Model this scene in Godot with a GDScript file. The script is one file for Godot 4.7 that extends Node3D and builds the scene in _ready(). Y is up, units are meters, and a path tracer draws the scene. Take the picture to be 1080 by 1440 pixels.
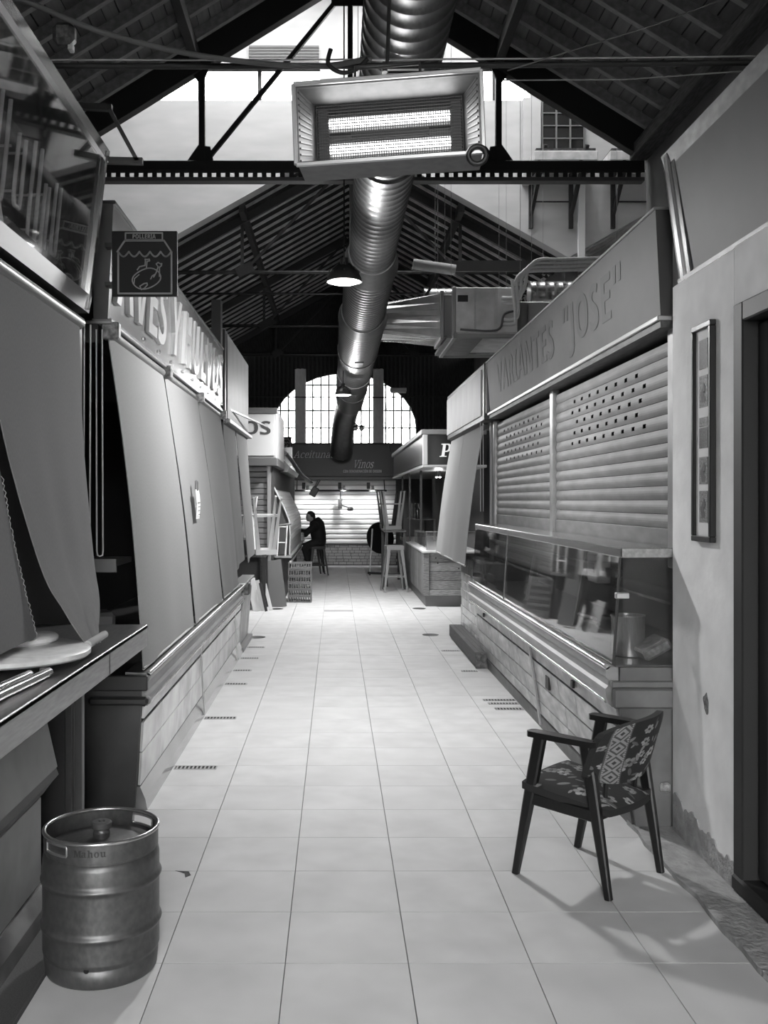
extends Node3D
# A market hall aisle. X runs right, Y up, Z is depth away from the camera (world z = -Z).
# Image to space: pixel (x, y) at depth Z lies at X = (x - CX) Z / F, Y = H - (y - CY) Z / F.
const F := 1385.0
const CX := 472.0
const CY := 704.0
const H := 1.617
const XA := 0.17      # axis of the near hall
const XB := 0.245     # axis of the far hall
var mats := {}
var tex := {}
var used := {}
var boxes := {}
var rng := RandomNumberGenerator.new()

func V(x: float, y: float, z: float) -> Vector3: return Vector3(x, y, -z)
func W(px: float, py: float, z: float) -> Vector3: return V((px - CX) * z / F, H - (py - CY) * z / F, z)

# ---------------------------------------------------------------- materials
func noise_tex(key: String, freq: float, lo: float, hi: float, oct := 4, kind := FastNoiseLite.TYPE_SIMPLEX_SMOOTH, size := 512) -> Texture2D:
	if not tex.has(key):
		var n := FastNoiseLite.new()
		n.noise_type = kind
		n.frequency = freq
		n.fractal_octaves = oct
		n.seed = key.hash() % 1000
		var t := NoiseTexture2D.new()
		t.width = size
		t.height = size
		t.seamless = true
		t.noise = n
		var g := Gradient.new()
		g.set_color(0, Color(lo, lo, lo))
		g.set_color(1, Color(hi, hi, hi))
		t.color_ramp = g
		tex[key] = t
	return tex[key]

func pattern(which: String) -> Texture2D:
	match which:
		"mottle": return noise_tex("mottle", 0.008, 0.80, 1.0)
		"faint": return noise_tex("faint", 0.010, 0.91, 1.0, 3)
		"plank": return noise_tex("plank", 0.02, 0.78, 1.0, 4)
		"dirty": return noise_tex("dirty", 0.012, 0.42, 1.0, 5)
		"speck": return noise_tex("speck", 0.09, 0.72, 1.0, 3)
		"grain": return noise_tex("grain", 0.03, 0.55, 1.0, 5)
		"weave": return noise_tex("weave", 0.2, 0.86, 1.0, 2)
		"relief": return noise_tex("relief", 0.03, 0.0, 1.0, 5)
		"brush": return noise_tex("brush", 0.06, 0.78, 1.0, 3)
	return null

# grey is an sRGB value; the photograph is black and white, so every colour is a grey
func mat(grey: float, rough := 0.6, metal := 0.0, pat := "", scale := Vector3.ONE, bump := 0.0) -> StandardMaterial3D:
	var key := "%.3f/%.2f/%.2f/%s/%s/%.3f" % [grey, rough, metal, pat, scale, bump]
	if mats.has(key):
		return mats[key]
	var m := StandardMaterial3D.new()
	m.albedo_color = Color(grey, grey, grey)
	m.roughness = rough
	m.metallic = metal
	if pat != "":
		m.albedo_texture = pattern(pat)
		m.uv1_triplanar = true
		m.uv1_world_triplanar = true
		m.uv1_scale = scale
	if bump > 0.0:
		m.heightmap_enabled = true
		m.heightmap_texture = pattern("relief")
		m.heightmap_scale = bump
		m.uv1_triplanar = true
		m.uv1_world_triplanar = true
		m.uv1_scale = scale
	mats[key] = m
	return m

func glow(energy: float) -> StandardMaterial3D:
	var key := "glow%.2f" % energy
	if not mats.has(key):
		var m := StandardMaterial3D.new()
		m.albedo_color = Color(0.9, 0.9, 0.9)
		m.emission_enabled = true
		m.emission = Color.WHITE
		m.emission_energy_multiplier = energy
		mats[key] = m
	return mats[key]

func glass(grey: float, alpha: float) -> StandardMaterial3D:
	var key := "glass%.2f/%.2f" % [grey, alpha]
	if not mats.has(key):
		var m := StandardMaterial3D.new()
		m.albedo_color = Color(grey, grey, grey, alpha)
		m.transparency = BaseMaterial3D.TRANSPARENCY_ALPHA
		m.roughness = 0.03
		mats[key] = m
	return mats[key]

# ---------------------------------------------------------------- geometry
func S() -> SurfaceTool:
	var st := SurfaceTool.new()
	st.begin(Mesh.PRIMITIVE_TRIANGLES)
	st.set_smooth_group(-1)
	return st

func tri(st: SurfaceTool, a: Vector3, b: Vector3, c: Vector3) -> void:   # counter-clockwise from outside
	st.add_vertex(a); st.add_vertex(c); st.add_vertex(b)

func quad(st: SurfaceTool, a: Vector3, b: Vector3, c: Vector3, d: Vector3) -> void:
	tri(st, a, b, c); tri(st, a, c, d)

func quad_from(st: SurfaceTool, mid: Vector3, a: Vector3, b: Vector3, c: Vector3, d: Vector3) -> void:
	if (b - a).cross(c - a).dot((a + b + c + d) / 4.0 - mid) < 0.0:
		quad(st, d, c, b, a)
	else:
		quad(st, a, b, c, d)

func tri_from(st: SurfaceTool, mid: Vector3, a: Vector3, b: Vector3, c: Vector3) -> void:
	if (b - a).cross(c - a).dot((a + b + c) / 3.0 - mid) < 0.0:
		tri(st, c, b, a)
	else:
		tri(st, a, b, c)

# a box about c with half sizes h along the basis axes, its edges chamfered by ch
func cbox(st: SurfaceTool, c: Vector3, h: Vector3, b := Basis.IDENTITY, ch := 0.0) -> void:
	var p = func(x, y, z): return c + b * Vector3(x, y, z)
	if ch <= 0.0:
		for a in 3:
			for s in [-1.0, 1.0]:
				var q := []
				for k in [[-1, -1], [1, -1], [1, 1], [-1, 1]]:
					var v := Vector3.ZERO
					v[a] = h[a] * s
					v[(a + 1) % 3] = h[(a + 1) % 3] * k[0]
					v[(a + 2) % 3] = h[(a + 2) % 3] * k[1]
					q.append(p.call(v.x, v.y, v.z))
				quad_from(st, c, q[0], q[1], q[2], q[3])
		return
	var at = func(sg: Vector3, a: int) -> Vector3:
		var v := Vector3(sg.x * (h.x - ch), sg.y * (h.y - ch), sg.z * (h.z - ch))
		v[a] = sg[a] * h[a]
		return c + b * v
	for a in 3:
		var u := (a + 1) % 3
		var w := (a + 2) % 3
		for s in [-1.0, 1.0]:
			var q := []
			for k in [[-1, -1], [1, -1], [1, 1], [-1, 1]]:
				var sg := Vector3.ZERO
				sg[a] = s; sg[u] = k[0]; sg[w] = k[1]
				q.append(at.call(sg, a))
			quad_from(st, c, q[0], q[1], q[2], q[3])
		for su in [-1.0, 1.0]:
			for sw in [-1.0, 1.0]:
				var s1 := Vector3.ZERO
				s1[a] = -1; s1[u] = su; s1[w] = sw
				var s2 := s1
				s2[a] = 1
				quad_from(st, c, at.call(s1, u), at.call(s2, u), at.call(s2, w), at.call(s1, w))
	for x in [-1, 1]:
		for y in [-1, 1]:
			for z in [-1, 1]:
				var sg := Vector3(x, y, z)
				tri_from(st, c, at.call(sg, 0), at.call(sg, 1), at.call(sg, 2))

# box by its limits; z is depth
func bx(st: SurfaceTool, x0: float, x1: float, y0: float, y1: float, z0: float, z1: float, ch := 0.0) -> void:
	cbox(st, V((x0 + x1) / 2, (y0 + y1) / 2, (z0 + z1) / 2), Vector3(absf(x1 - x0) / 2, absf(y1 - y0) / 2, absf(z1 - z0) / 2), Basis.IDENTITY, ch)

# a rectangular bar from a to b: w across, d in the direction nearest to up
func bar(st: SurfaceTool, a: Vector3, b: Vector3, w: float, d: float, ch := 0.0, up := Vector3.UP) -> void:
	var f := (b - a).normalized()
	if absf(f.dot(up)) > 0.98:
		up = Vector3.RIGHT if absf(f.x) < 0.9 else Vector3.BACK
	var s := f.cross(up).normalized()
	var t := s.cross(f).normalized()
	cbox(st, (a + b) / 2, Vector3(w / 2, d / 2, a.distance_to(b) / 2), Basis(s, t, -f), ch)

func tube(st: SurfaceTool, pts: Array, r, n := 8, caps := true) -> void:
	var rings := []
	var m := pts.size()
	var t0: Vector3 = (pts[1] - pts[0]).normalized()
	var nrm := t0.cross(Vector3.UP if absf(t0.y) < 0.9 else Vector3.RIGHT).normalized()
	for i in m:
		var t: Vector3 = (pts[mini(i + 1, m - 1)] - pts[maxi(i - 1, 0)]).normalized()
		nrm = (nrm - t * nrm.dot(t)).normalized()
		var bn := t.cross(nrm)
		var rr: float = r[i] if r is Array else r
		var ring := []
		for k in n:
			var a := TAU * k / n
			ring.append(pts[i] + (nrm * cos(a) + bn * sin(a)) * rr)
		rings.append(ring)
	st.set_smooth_group(1)
	for i in m - 1:
		for k in n:
			var k2 := (k + 1) % n
			quad(st, rings[i][k], rings[i][k2], rings[i + 1][k2], rings[i + 1][k])
	st.set_smooth_group(-1)
	if caps:
		for k in n:
			var k2 := (k + 1) % n
			tri(st, pts[0], rings[0][k2], rings[0][k])
			tri(st, pts[m - 1], rings[m - 1][k], rings[m - 1][k2])

# smooth curve through points
func curve(pts: Array, per := 6) -> Array:
	var out := []
	for i in pts.size() - 1:
		var a: Vector3 = pts[maxi(i - 1, 0)]
		var b: Vector3 = pts[i]
		var c: Vector3 = pts[i + 1]
		var d: Vector3 = pts[mini(i + 2, pts.size() - 1)]
		for k in per:
			out.append(b.cubic_interpolate(c, a, d, float(k) / per))
	out.append(pts[pts.size() - 1])
	return out

# profile of Vector2(radius, height) turned about an axis; sharp bends stay sharp
func lathe(st: SurfaceTool, prof: Array, n := 24, xf := Transform3D.IDENTITY) -> void:
	var grp := 1
	for i in prof.size() - 1:
		if i > 0:
			var d0: Vector2 = (prof[i] - prof[i - 1]).normalized()
			var d1: Vector2 = (prof[i + 1] - prof[i]).normalized()
			if d0.dot(d1) < 0.75:
				grp += 1
		st.set_smooth_group(grp)
		for k in n:
			var a0 := TAU * k / n
			var a1 := TAU * (k + 1) / n
			var p: Vector2 = prof[i]
			var q: Vector2 = prof[i + 1]
			var A := xf * Vector3(p.x * cos(a0), p.y, p.x * sin(a0))
			var B := xf * Vector3(p.x * cos(a1), p.y, p.x * sin(a1))
			var C := xf * Vector3(q.x * cos(a1), q.y, q.x * sin(a1))
			var D := xf * Vector3(q.x * cos(a0), q.y, q.x * sin(a0))
			if p.x < 1e-5:
				tri(st, A, D, C)
			elif q.x < 1e-5:
				tri(st, A, D, B)
			else:
				quad(st, A, D, C, B)
	st.set_smooth_group(-1)

# polygon in the plane (o, ux, uy), pushed out by depth along ux x uy
func prism(st: SurfaceTool, poly: Array, o: Vector3, ux: Vector3, uy: Vector3, depth: float) -> void:
	var pp := PackedVector2Array(poly)
	if Geometry2D.is_polygon_clockwise(pp):
		pp.reverse()
	var n := ux.cross(uy).normalized() * depth
	var lo := []
	for p in pp:
		lo.append(o + ux * p.x + uy * p.y)
	var sgn := depth > 0.0
	var m := pp.size()
	for i in m:
		var j := (i + 1) % m
		if sgn:
			quad(st, lo[i], lo[j], lo[j] + n, lo[i] + n)
		else:
			quad(st, lo[j], lo[i], lo[i] + n, lo[j] + n)
	var idx := Geometry2D.triangulate_polygon(pp)
	for i in range(0, idx.size(), 3):
		var a: Vector3 = lo[idx[i]]
		var b: Vector3 = lo[idx[i + 1]]
		var c: Vector3 = lo[idx[i + 2]]
		var ccw := (b - a).cross(c - a).dot(n) > 0.0   # seen from the far cap
		if ccw:
			tri(st, a + n, b + n, c + n); tri(st, c, b, a)
		else:
			tri(st, c + n, b + n, a + n); tri(st, a, b, c)

# profile in (X, Y) swept along depth from z0 to z1
func sweep(st: SurfaceTool, poly: Array, z0: float, z1: float) -> void:
	prism(st, poly, V(0, 0, z0), Vector3.RIGHT, Vector3.UP, -(z1 - z0))

# wall polygon in (X, Y) at depth z, thickness t away from the camera
func wall_xy(st: SurfaceTool, poly: Array, z: float, t: float) -> void:
	sweep(st, poly, z, z + t)

# cloth or curved board: grid of points fn(u, v), thickness vector off
func sheet(st: SurfaceTool, fn: Callable, nu: int, nv: int, off: Vector3, uvs := false) -> void:
	var g := []
	for i in nu + 1:
		var row := []
		for j in nv + 1:
			row.append(fn.call(float(i) / nu, float(j) / nv))
		g.append(row)
	for side in 2:
		var o := off if side == 1 else Vector3.ZERO
		st.set_smooth_group(side + 1)
		for i in nu:
			for j in nv:
				var q := [Vector2(i, j), Vector2(i + 1, j), Vector2(i + 1, j + 1), Vector2(i, j + 1)]
				var order := [0, 1, 2, 0, 2, 3]
				var nn: Vector3 = (g[i + 1][j] - g[i][j]).cross(g[i][j + 1] - g[i][j])
				var flip := nn.dot(off) > 0.0   # front face looks away from off
				if side == 1:
					flip = not flip
				if not flip:
					order = [0, 2, 1, 0, 3, 2]
				for k in order:
					if uvs:
						st.set_uv(Vector2(q[k].x / nu, q[k].y / nv))
					st.add_vertex(g[q[k].x][q[k].y] + o)
	st.set_smooth_group(-1)
	var edge := []
	for i in nu:
		edge.append([g[i][0], g[i + 1][0]]); edge.append([g[i][nv], g[i + 1][nv]])
	for j in nv:
		edge.append([g[0][j], g[0][j + 1]]); edge.append([g[nu][j], g[nu][j + 1]])
	for e in edge:
		if uvs:
			st.set_uv(Vector2(0.01, 0.01))
		quad(st, e[0], e[1], e[1] + off, e[0] + off)

# ---------------------------------------------------------------- objects
func numbered(called: String) -> String:
	used[called] = used.get(called, -1) + 1
	return called if used[called] == 0 else "%s_%03d" % [called, used[called]]

func base_of(n) -> Vector3:
	var p := Vector3.ZERO
	while n != self and n != null:
		p += n.position
		n = n.get_parent()
	return p

func obj(called: String, shape, m: Material, parent: Node = self, xf := Transform3D.IDENTITY) -> MeshInstance3D:
	var o := MeshInstance3D.new()
	if shape is SurfaceTool:
		shape.generate_normals()
		o.mesh = shape.commit()
	else:
		o.mesh = shape
	if o.mesh.get_surface_count() > 0:
		o.material_override = m
	o.name = numbered(called) if parent == self else called
	o.transform = xf
	if parent != self:
		o.position -= base_of(parent)
	parent.add_child(o, true)
	return o

func tag(o: Node, label: String, category: String, group := "") -> Node:
	o.set_meta("label", label)
	o.set_meta("category", category)
	if group != "":
		o.set_meta("group", group)
	return o

func thing(called: String, label: String, category: String, at := Vector3.ZERO, group := "") -> Node3D:
	var o := Node3D.new()
	o.name = numbered(called)
	add_child(o)
	o.position = at
	tag(o, label, category, group)
	return o

func struct(called: String, shape, m: Material) -> MeshInstance3D:
	var o := obj(called, shape, m)
	o.set_meta("kind", "structure")
	return o

func copy(o: Node3D, label: String, at: Vector3, turn := 0.0) -> Node3D:
	var c: Node3D = o.duplicate()
	c.name = numbered(String(o.name).rstrip("0123456789").rstrip("_"))
	add_child(c)
	c.position = at
	c.rotation.y = turn
	c.set_meta("label", label)
	return c

func box_mesh(h: Vector3, ch := 0.0) -> Mesh:
	var key := "%s/%.4f" % [h, ch]
	if not boxes.has(key):
		var st := S()
		cbox(st, Vector3.ZERO, h, Basis.IDENTITY, ch)
		st.generate_normals()
		boxes[key] = st.commit()
	return boxes[key]

func boxpart(called: String, x0: float, x1: float, y0: float, y1: float, z0: float, z1: float, m: Material, parent: Node = self, ch := 0.0) -> MeshInstance3D:
	return obj(called, box_mesh(Vector3(absf(x1 - x0) / 2, absf(y1 - y0) / 2, absf(z1 - z0) / 2), ch), m, parent, Transform3D(Basis.IDENTITY, V((x0 + x1) / 2, (y0 + y1) / 2, (z0 + z1) / 2)))

func barpart(called: String, a: Vector3, b: Vector3, w: float, d: float, m: Material, parent: Node = self, ch := 0.0) -> MeshInstance3D:
	var st := S()
	bar(st, a, b, w, d, ch)
	return obj(called, st, m, parent)

func tubepart(called: String, pts: Array, r, m: Material, parent: Node = self, n := 10) -> MeshInstance3D:
	var st := S()
	tube(st, pts, r, n)
	return obj(called, st, m, parent)

# lettering: each text is one run of type; height is that of the capitals, stretched to a width if given
func text(words: String, m: Material, parent: Node, at: Vector3, right: Vector3, up: Vector3, cap: float, width := 0.0, serif := false, depth := 0.004, slant := 0.0, bold := true) -> MeshInstance3D:
	var t := TextMesh.new()
	var f := SystemFont.new()
	f.font_names = PackedStringArray(["Droid Serif" if serif else "Droid Sans"])
	f.font_weight = 700 if bold else 400
	t.font = f
	t.text = words
	t.font_size = 64
	t.pixel_size = cap / 46.0
	t.depth = depth
	t.curve_step = 2.0
	t.horizontal_alignment = HORIZONTAL_ALIGNMENT_CENTER
	t.vertical_alignment = VERTICAL_ALIGNMENT_CENTER
	var w := t.get_aabb().size.x
	var k := width / w if width > 0.0 and w > 0.0 else 1.0
	var fwd := right.cross(up).normalized()
	return obj("lettering", t, m, parent, Transform3D(Basis(right * k, up + right * slant, fwd), at))

# ================================================================ scene
func _ready() -> void:
	rng.seed = 7
	setting_camera_light()
	build_floor()
	build_near_hall()
	build_crossing()
	build_far_hall()
	build_stall_shells()
	build_right_stall()
	build_right_front()
	build_right_corner()
	build_left_stall()
	build_left_front()
	build_left_corner()
	build_far_left()
	build_far_right()
	build_far_end()
	build_trusses()
	build_ducts()
	build_air_unit()
	build_lamps()
	build_far_fittings()
	build_heater()
	build_cables()
	build_keg()
	build_chair()
	build_person()
	build_grates()

func setting_camera_light() -> void:
	var cam = Camera3D.new()
	cam.name = "camera"
	cam.projection = Camera3D.PROJECTION_FRUSTUM
	cam.near = 0.05
	cam.far = 200.0
	cam.size = 2.0 * cam.near * 720.0 / F
	cam.frustum_offset = Vector2((540.0 - CX) / F * cam.near, -(720.0 - CY) / F * cam.near)
	cam.position = Vector3(0, H, 0)
	add_child(cam)
	cam.current = true
	var sky_m = ProceduralSkyMaterial.new()
	sky_m.sky_top_color = Color(0.80, 0.80, 0.80)
	sky_m.sky_horizon_color = Color(0.92, 0.92, 0.92)
	sky_m.ground_bottom_color = Color(0.30, 0.30, 0.30)
	sky_m.ground_horizon_color = Color(0.45, 0.45, 0.45)
	sky_m.sky_energy_multiplier = 2.9
	sky_m.ground_energy_multiplier = 1.0
	var sky = Sky.new()
	sky.sky_material = sky_m
	var env = Environment.new()
	env.background_mode = Environment.BG_SKY
	env.sky = sky
	env.tonemap_mode = Environment.TONE_MAPPER_LINEAR
	env.tonemap_exposure = 2.35
	env.sdfgi_enabled = true
	env.ssao_enabled = true
	env.ssil_enabled = true
	var we = WorldEnvironment.new()
	we.name = "environment"
	we.environment = env
	add_child(we)

# ---------------------------------------------------------------- floor
const TX := -1.036
const TW := 0.43
const TZ := 3.444
const TD := 0.428
func build_floor() -> void:
	var st = S()
	bx(st, -7.3, 7.3, -0.25, -0.012, -6.3, 26.0)
	var fl = struct("floor", st, mat(0.52, 0.9, 0.0, "speck", Vector3.ONE))
	var tiles = []
	for k in 4:
		tiles.append(mat([0.735, 0.75, 0.742, 0.757][k], [0.60, 0.64, 0.62, 0.66][k], 0.0, "faint", Vector3(0.5, 0.5, 0.5) * [1.0, 1.3, 0.8, 1.1][k]))
	var mesh = box_mesh(Vector3(TW / 2 - 0.0014, 0.006, TD / 2 - 0.0014), 0.0012)
	for r in range(-4, 16):
		for c in 6:
			obj("tile", mesh, tiles[rng.randi() % 4], fl, Transform3D(Basis.IDENTITY, V(TX + TW * (c + 0.5), -0.006, TZ + TD * (r + 0.5))))
	# where the tiles run too far off to be told apart, and behind the camera, they are joined
	var far = S()
	for r in range(16, 50):
		var z = TZ + TD * (r + 0.5)
		var lo = -12 if z > 11.7 and z < 14.9 else 0
		var hi = 18 if z > 11.7 and z < 14.9 else 6
		for c in range(lo, hi):
			cbox(far, V(TX + TW * (c + 0.5), -0.006, z), Vector3(TW / 2 - 0.002, 0.006, TD / 2 - 0.002))
	for r in range(-22, -4):
		for c in 6:
			cbox(far, V(TX + TW * (c + 0.5), -0.006, TZ + TD * (r + 0.5)), Vector3(TW / 2 - 0.002, 0.006, TD / 2 - 0.002))
	var f = obj("distant_tiling", far, tiles[1], fl)
	f.set_meta("kind", "stuff")
	# darker joint strip let into the floor of the cross aisle
	st = S()
	bx(st, -0.17, 0.25, -0.004, 0.0015, 14.36, 14.56)
	obj("joint_strip", st, mat(0.55, 0.6), fl)
	# chipped tile beside the keg
	st = S()
	prism(st, [Vector2(-0.0, 0.0), Vector2(0.06, 0.008), Vector2(0.075, 0.05), Vector2(0.055, 0.075), Vector2(0.045, 0.03), Vector2(0.02, 0.012)], V(-0.70, 0.0005, 4.30), Vector3.RIGHT, Vector3.BACK, -0.001)
	obj("chip", st, mat(0.30, 0.9, 0.0, "speck"), fl)
	# stone kerbs along both stall rows
	st = S()
	bx(st, -1.45, -0.985, -0.012, 0.018, 1.2, 4.62, 0.004)
	struct("trim_1", st, mat(0.30, 0.8, 0.0, "speck", Vector3(3, 3, 3)))
	st = S()
	var edge = [Vector2(1.66, 0.9)]
	var k = 0
	while k <= 26:
		var z = 0.9 + k * (4.02 / 26.0)
		edge.append(Vector2(1.452 + 0.008 * sin(k * 2.3) + 0.005 * sin(k * 5.1), z))
		k += 1
	edge.append(Vector2(1.66, 4.92))
	prism(st, edge, V(0, 0.022, 0), Vector3.RIGHT, Vector3.FORWARD, -0.034)
	struct("trim_2", st, mat(0.62, 0.9, 0.0, "mottle", Vector3(1.6, 1.6, 1.6), 0.6))

# ---------------------------------------------------------------- near hall: walls, boarded roof
const ZT := 11.5      # truss at the end of the near hall
func roof1(x: float) -> float: return 8.06 - 0.62 * absf(x - XA)

func build_near_hall() -> void:
	var plaster = mat(0.36, 0.9, 0.0, "mottle", Vector3(0.3, 0.3, 0.3))
	var st = S()
	bx(st, -3.50, -3.30, -0.012, 5.95, -6.2, 11.6)
	struct("wall_left", st, plaster)
	st = S()
	bx(st, 3.66, 3.86, -0.012, 5.95, -6.2, 11.6)
	struct("wall_right", st, plaster)
	# the wall behind the camera has the market's entrance and a fanlight, open to the street
	st = S()
	bx(st, -3.5, -1.3, -0.012, 5.95, -6.2, -6.0)
	bx(st, 1.9, 3.86, -0.012, 5.95, -6.2, -6.0)
	bx(st, -1.3, 1.9, 4.3, 5.95, -6.2, -6.0)
	wall_xy(st, [Vector2(-3.5, 5.95), Vector2(3.86, 5.95), Vector2(XA, 8.2)], -6.2, 0.2)
	struct("wall_front", st, plaster)
	# roof: outer slab, boards along the hall, joists down the slope
	st = S()
	for s in [-1.0, 1.0]:
		var a = Vector2(XA, roof1(XA) + 0.05)
		var b = Vector2(XA + s * 3.75, roof1(XA + 3.75) + 0.05)
		sweep(st, [a, b, b + Vector2(0, 0.12), a + Vector2(0, 0.12)], -6.2, 11.62)
	var roof = struct("ceiling", st, mat(0.2, 0.9))
	var slope = Vector2(1.0, -0.62).normalized()
	var wood = [mat(0.42, 0.85, 0.0, "plank", Vector3(1.5, 1.5, 0.15)), mat(0.38, 0.85, 0.0, "plank", Vector3(1.2, 1.2, 0.2)), mat(0.46, 0.85, 0.0, "plank", Vector3(1.7, 1.7, 0.12))]
	var board = box_mesh(Vector3(0.0725, 0.014, 4.3), 0.003)
	for s in [-1.0, 1.0]:
		for i in 28:
			var d = 0.09 + i * 0.155
			var p = Vector2(XA, roof1(XA) + 0.02) + Vector2(slope.x * s, slope.y) * d
			var b = Basis(Vector3(0, 0, 1), -s * atan(0.62))
			var tilt = rng.randf_range(-0.006, 0.006)
			obj("board", board, wood[rng.randi() % 3], roof, Transform3D(b, V(p.x, p.y + tilt, 7.25)))
		for i in 16:
			var z = 11.2 - i * 0.55
			var p0 = Vector2(XA, roof1(XA) - 0.055)
			var p1 = p0 + Vector2(slope.x * s, slope.y) * 4.2
			barpart("joist", V(p0.x, p0.y, z), V(p1.x, p1.y, z), 0.075, 0.13, mat(0.56, 0.85, 0.0, "plank", Vector3(1, 1, 3)), roof, 0.004)
	for x in [-1.62, 1.90]:
		barpart("purlin", V(x, roof1(x) - 0.21, 3.0), V(x, roof1(x) - 0.21, 11.6), 0.10, 0.16, mat(0.14, 0.6), roof, 0.004)
	# wall plates under the eaves
	st = S()
	bx(st, 3.46, 3.68, 5.62, 5.78, -6.0, 11.6, 0.01)
	struct("trim_3", st, mat(0.33, 0.85, 0.0, "grain", Vector3(2, 2, 0.3)))
	st = S()
	bx(st, -3.32, -3.12, 5.62, 5.78, -6.0, 11.6, 0.01)
	struct("trim_4", st, mat(0.33, 0.85, 0.0, "grain", Vector3(2, 2, 0.3)))

# ---------------------------------------------------------------- crossing: a higher bay with a white gable wall and windows at its top
const ZW := 14.8
func build_crossing() -> void:
	var plaster = mat(0.71, 0.9, 0.0, "faint", Vector3(0.18, 0.6, 0.18))
	var st = S()
	wall_xy(st, [Vector2(-7, -0.012), Vector2(-3.45, -0.012), Vector2(-3.45, roof1(3.79) + 0.05), Vector2(XA, roof1(XA) + 0.17), Vector2(3.8, roof1(3.8) + 0.05), Vector2(3.8, -0.012), Vector2(7, -0.012), Vector2(7, 9.4), Vector2(-7, 9.4)], 11.62, 0.15)
	struct("wall_crossing", st, plaster)
	st = S()
	bx(st, -7.2, -7.0, -0.012, 9.4, 11.6, 15.0)
	struct("wall_crossing_left", st, plaster)
	st = S()
	bx(st, 7.0, 7.2, -0.012, 9.4, 11.6, 15.0)
	struct("wall_crossing_right", st, plaster)
	# roof of the crossing with a glazed opening
	st = S()
	bx(st, -7.2, -3.2, 9.4, 9.55, 11.6, 15.0)
	bx(st, 3.6, 7.2, 9.4, 9.55, 11.6, 15.0)
	bx(st, -3.2, 3.6, 9.4, 9.55, 11.6, 12.3)
	bx(st, -3.2, 3.6, 9.4, 9.55, 14.2, 15.0)
	struct("ceiling_crossing", st, mat(0.45, 0.9, 0.0, "grain", Vector3(0.3, 2, 2)))
	st = S()
	bx(st, -3.2, 3.6, 9.45, 9.46, 12.3, 14.2)
	var sky_w = struct("window_1", st, glass(0.95, 0.08))
	for i in 6:
		boxpart("glazing_bar", -3.2 + 6.8 * i / 5.0 - 0.02, -3.2 + 6.8 * i / 5.0 + 0.02, 9.40, 9.48, 12.3, 14.2, mat(0.2, 0.6), sky_w)
	# the white gable wall over the mouth of the far hall
	st = S()
	wall_xy(st, [Vector2(-6.25, 7.1), Vector2(-3.0, 5.27), Vector2(XB, 7.1), Vector2(3.5, 5.27), Vector2(6.75, 7.1), Vector2(7.0, 7.1), Vector2(7.0, 7.63), Vector2(-7.0, 7.63), Vector2(-7.0, 7.1)], ZW, 0.25)
	bx(st, -7.0, -2.64, 7.63, 8.18, ZW, ZW + 0.25)
	bx(st, -0.235, 0.46, 7.63, 8.18, ZW, ZW + 0.25)
	bx(st, 2.92, 7.0, 7.63, 8.18, ZW, ZW + 0.25)
	bx(st, -7.0, 7.0, 8.18, 9.4, ZW, ZW + 0.25)
	bx(st, 2.80, 3.06, 6.35, 7.63, ZW - 0.10, ZW + 0.01)
	var gable = struct("wall_gable", st, plaster)
	for w in [[-2.64, -0.235, [-2.05, -1.15], "window_2"], [0.46, 2.92, [1.3, 2.40], "window_3"]]:
		st = S()
		bx(st, w[0], w[1], 7.63, 8.18, ZW + 0.12, ZW + 0.126)
		var win = struct(w[3], st, glass(0.95, 0.06))
		for x in w[2]:
			boxpart("mullion", x - 0.03, x + 0.03, 7.63, 8.18, ZW + 0.08, ZW + 0.16, mat(0.16, 0.6), win)
		boxpart("frame", w[0], w[1], 8.13, 8.18, ZW + 0.08, ZW + 0.16, mat(0.16, 0.6), win)
		boxpart("frame", w[0], w[1], 7.63, 7.66, ZW + 0.08, ZW + 0.16, mat(0.4, 0.6), win)
	# rolled blind over the left window, light pier and cables in the middle
	st = S()
	for i in 7:
		bx(st, -1.3, -0.25, 8.13 + i * 0.045, 8.165 + i * 0.045, ZW - 0.05, ZW - 0.02)
	tag(obj("louvre_blind", st, mat(0.35, 0.6)), "narrow dark louvre strip above the high gable window", "louvre")
	# dark barred window in the gable
	st = S()
	bx(st, 3.10, 3.73, 6.86, 7.60, ZW - 0.012, ZW - 0.004)
	var bw = struct("window_4", st, mat(0.10, 0.25))
	for x in [3.10, 3.31, 3.52, 3.73]:
		boxpart("bar", x - 0.01, x + 0.01, 6.84, 7.62, ZW - 0.04, ZW - 0.012, mat(0.42, 0.6), bw)
	for y in [6.86, 7.05, 7.24, 7.43, 7.60]:
		boxpart("bar", 3.09, 3.74, y - 0.008, y + 0.008, ZW - 0.035, ZW - 0.014, mat(0.42, 0.6), bw)
	# two slabs on steel brackets, once carrying air conditioners
	var steel = mat(0.13, 0.6)
	var shelf = [["pale slab on steel brackets under the barred gable window", 2.86, 3.78, [2.93, 3.53]], ["short pale slab on steel brackets near the steel corner post", 3.95, 4.6, [4.16, 4.76]]]
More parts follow.
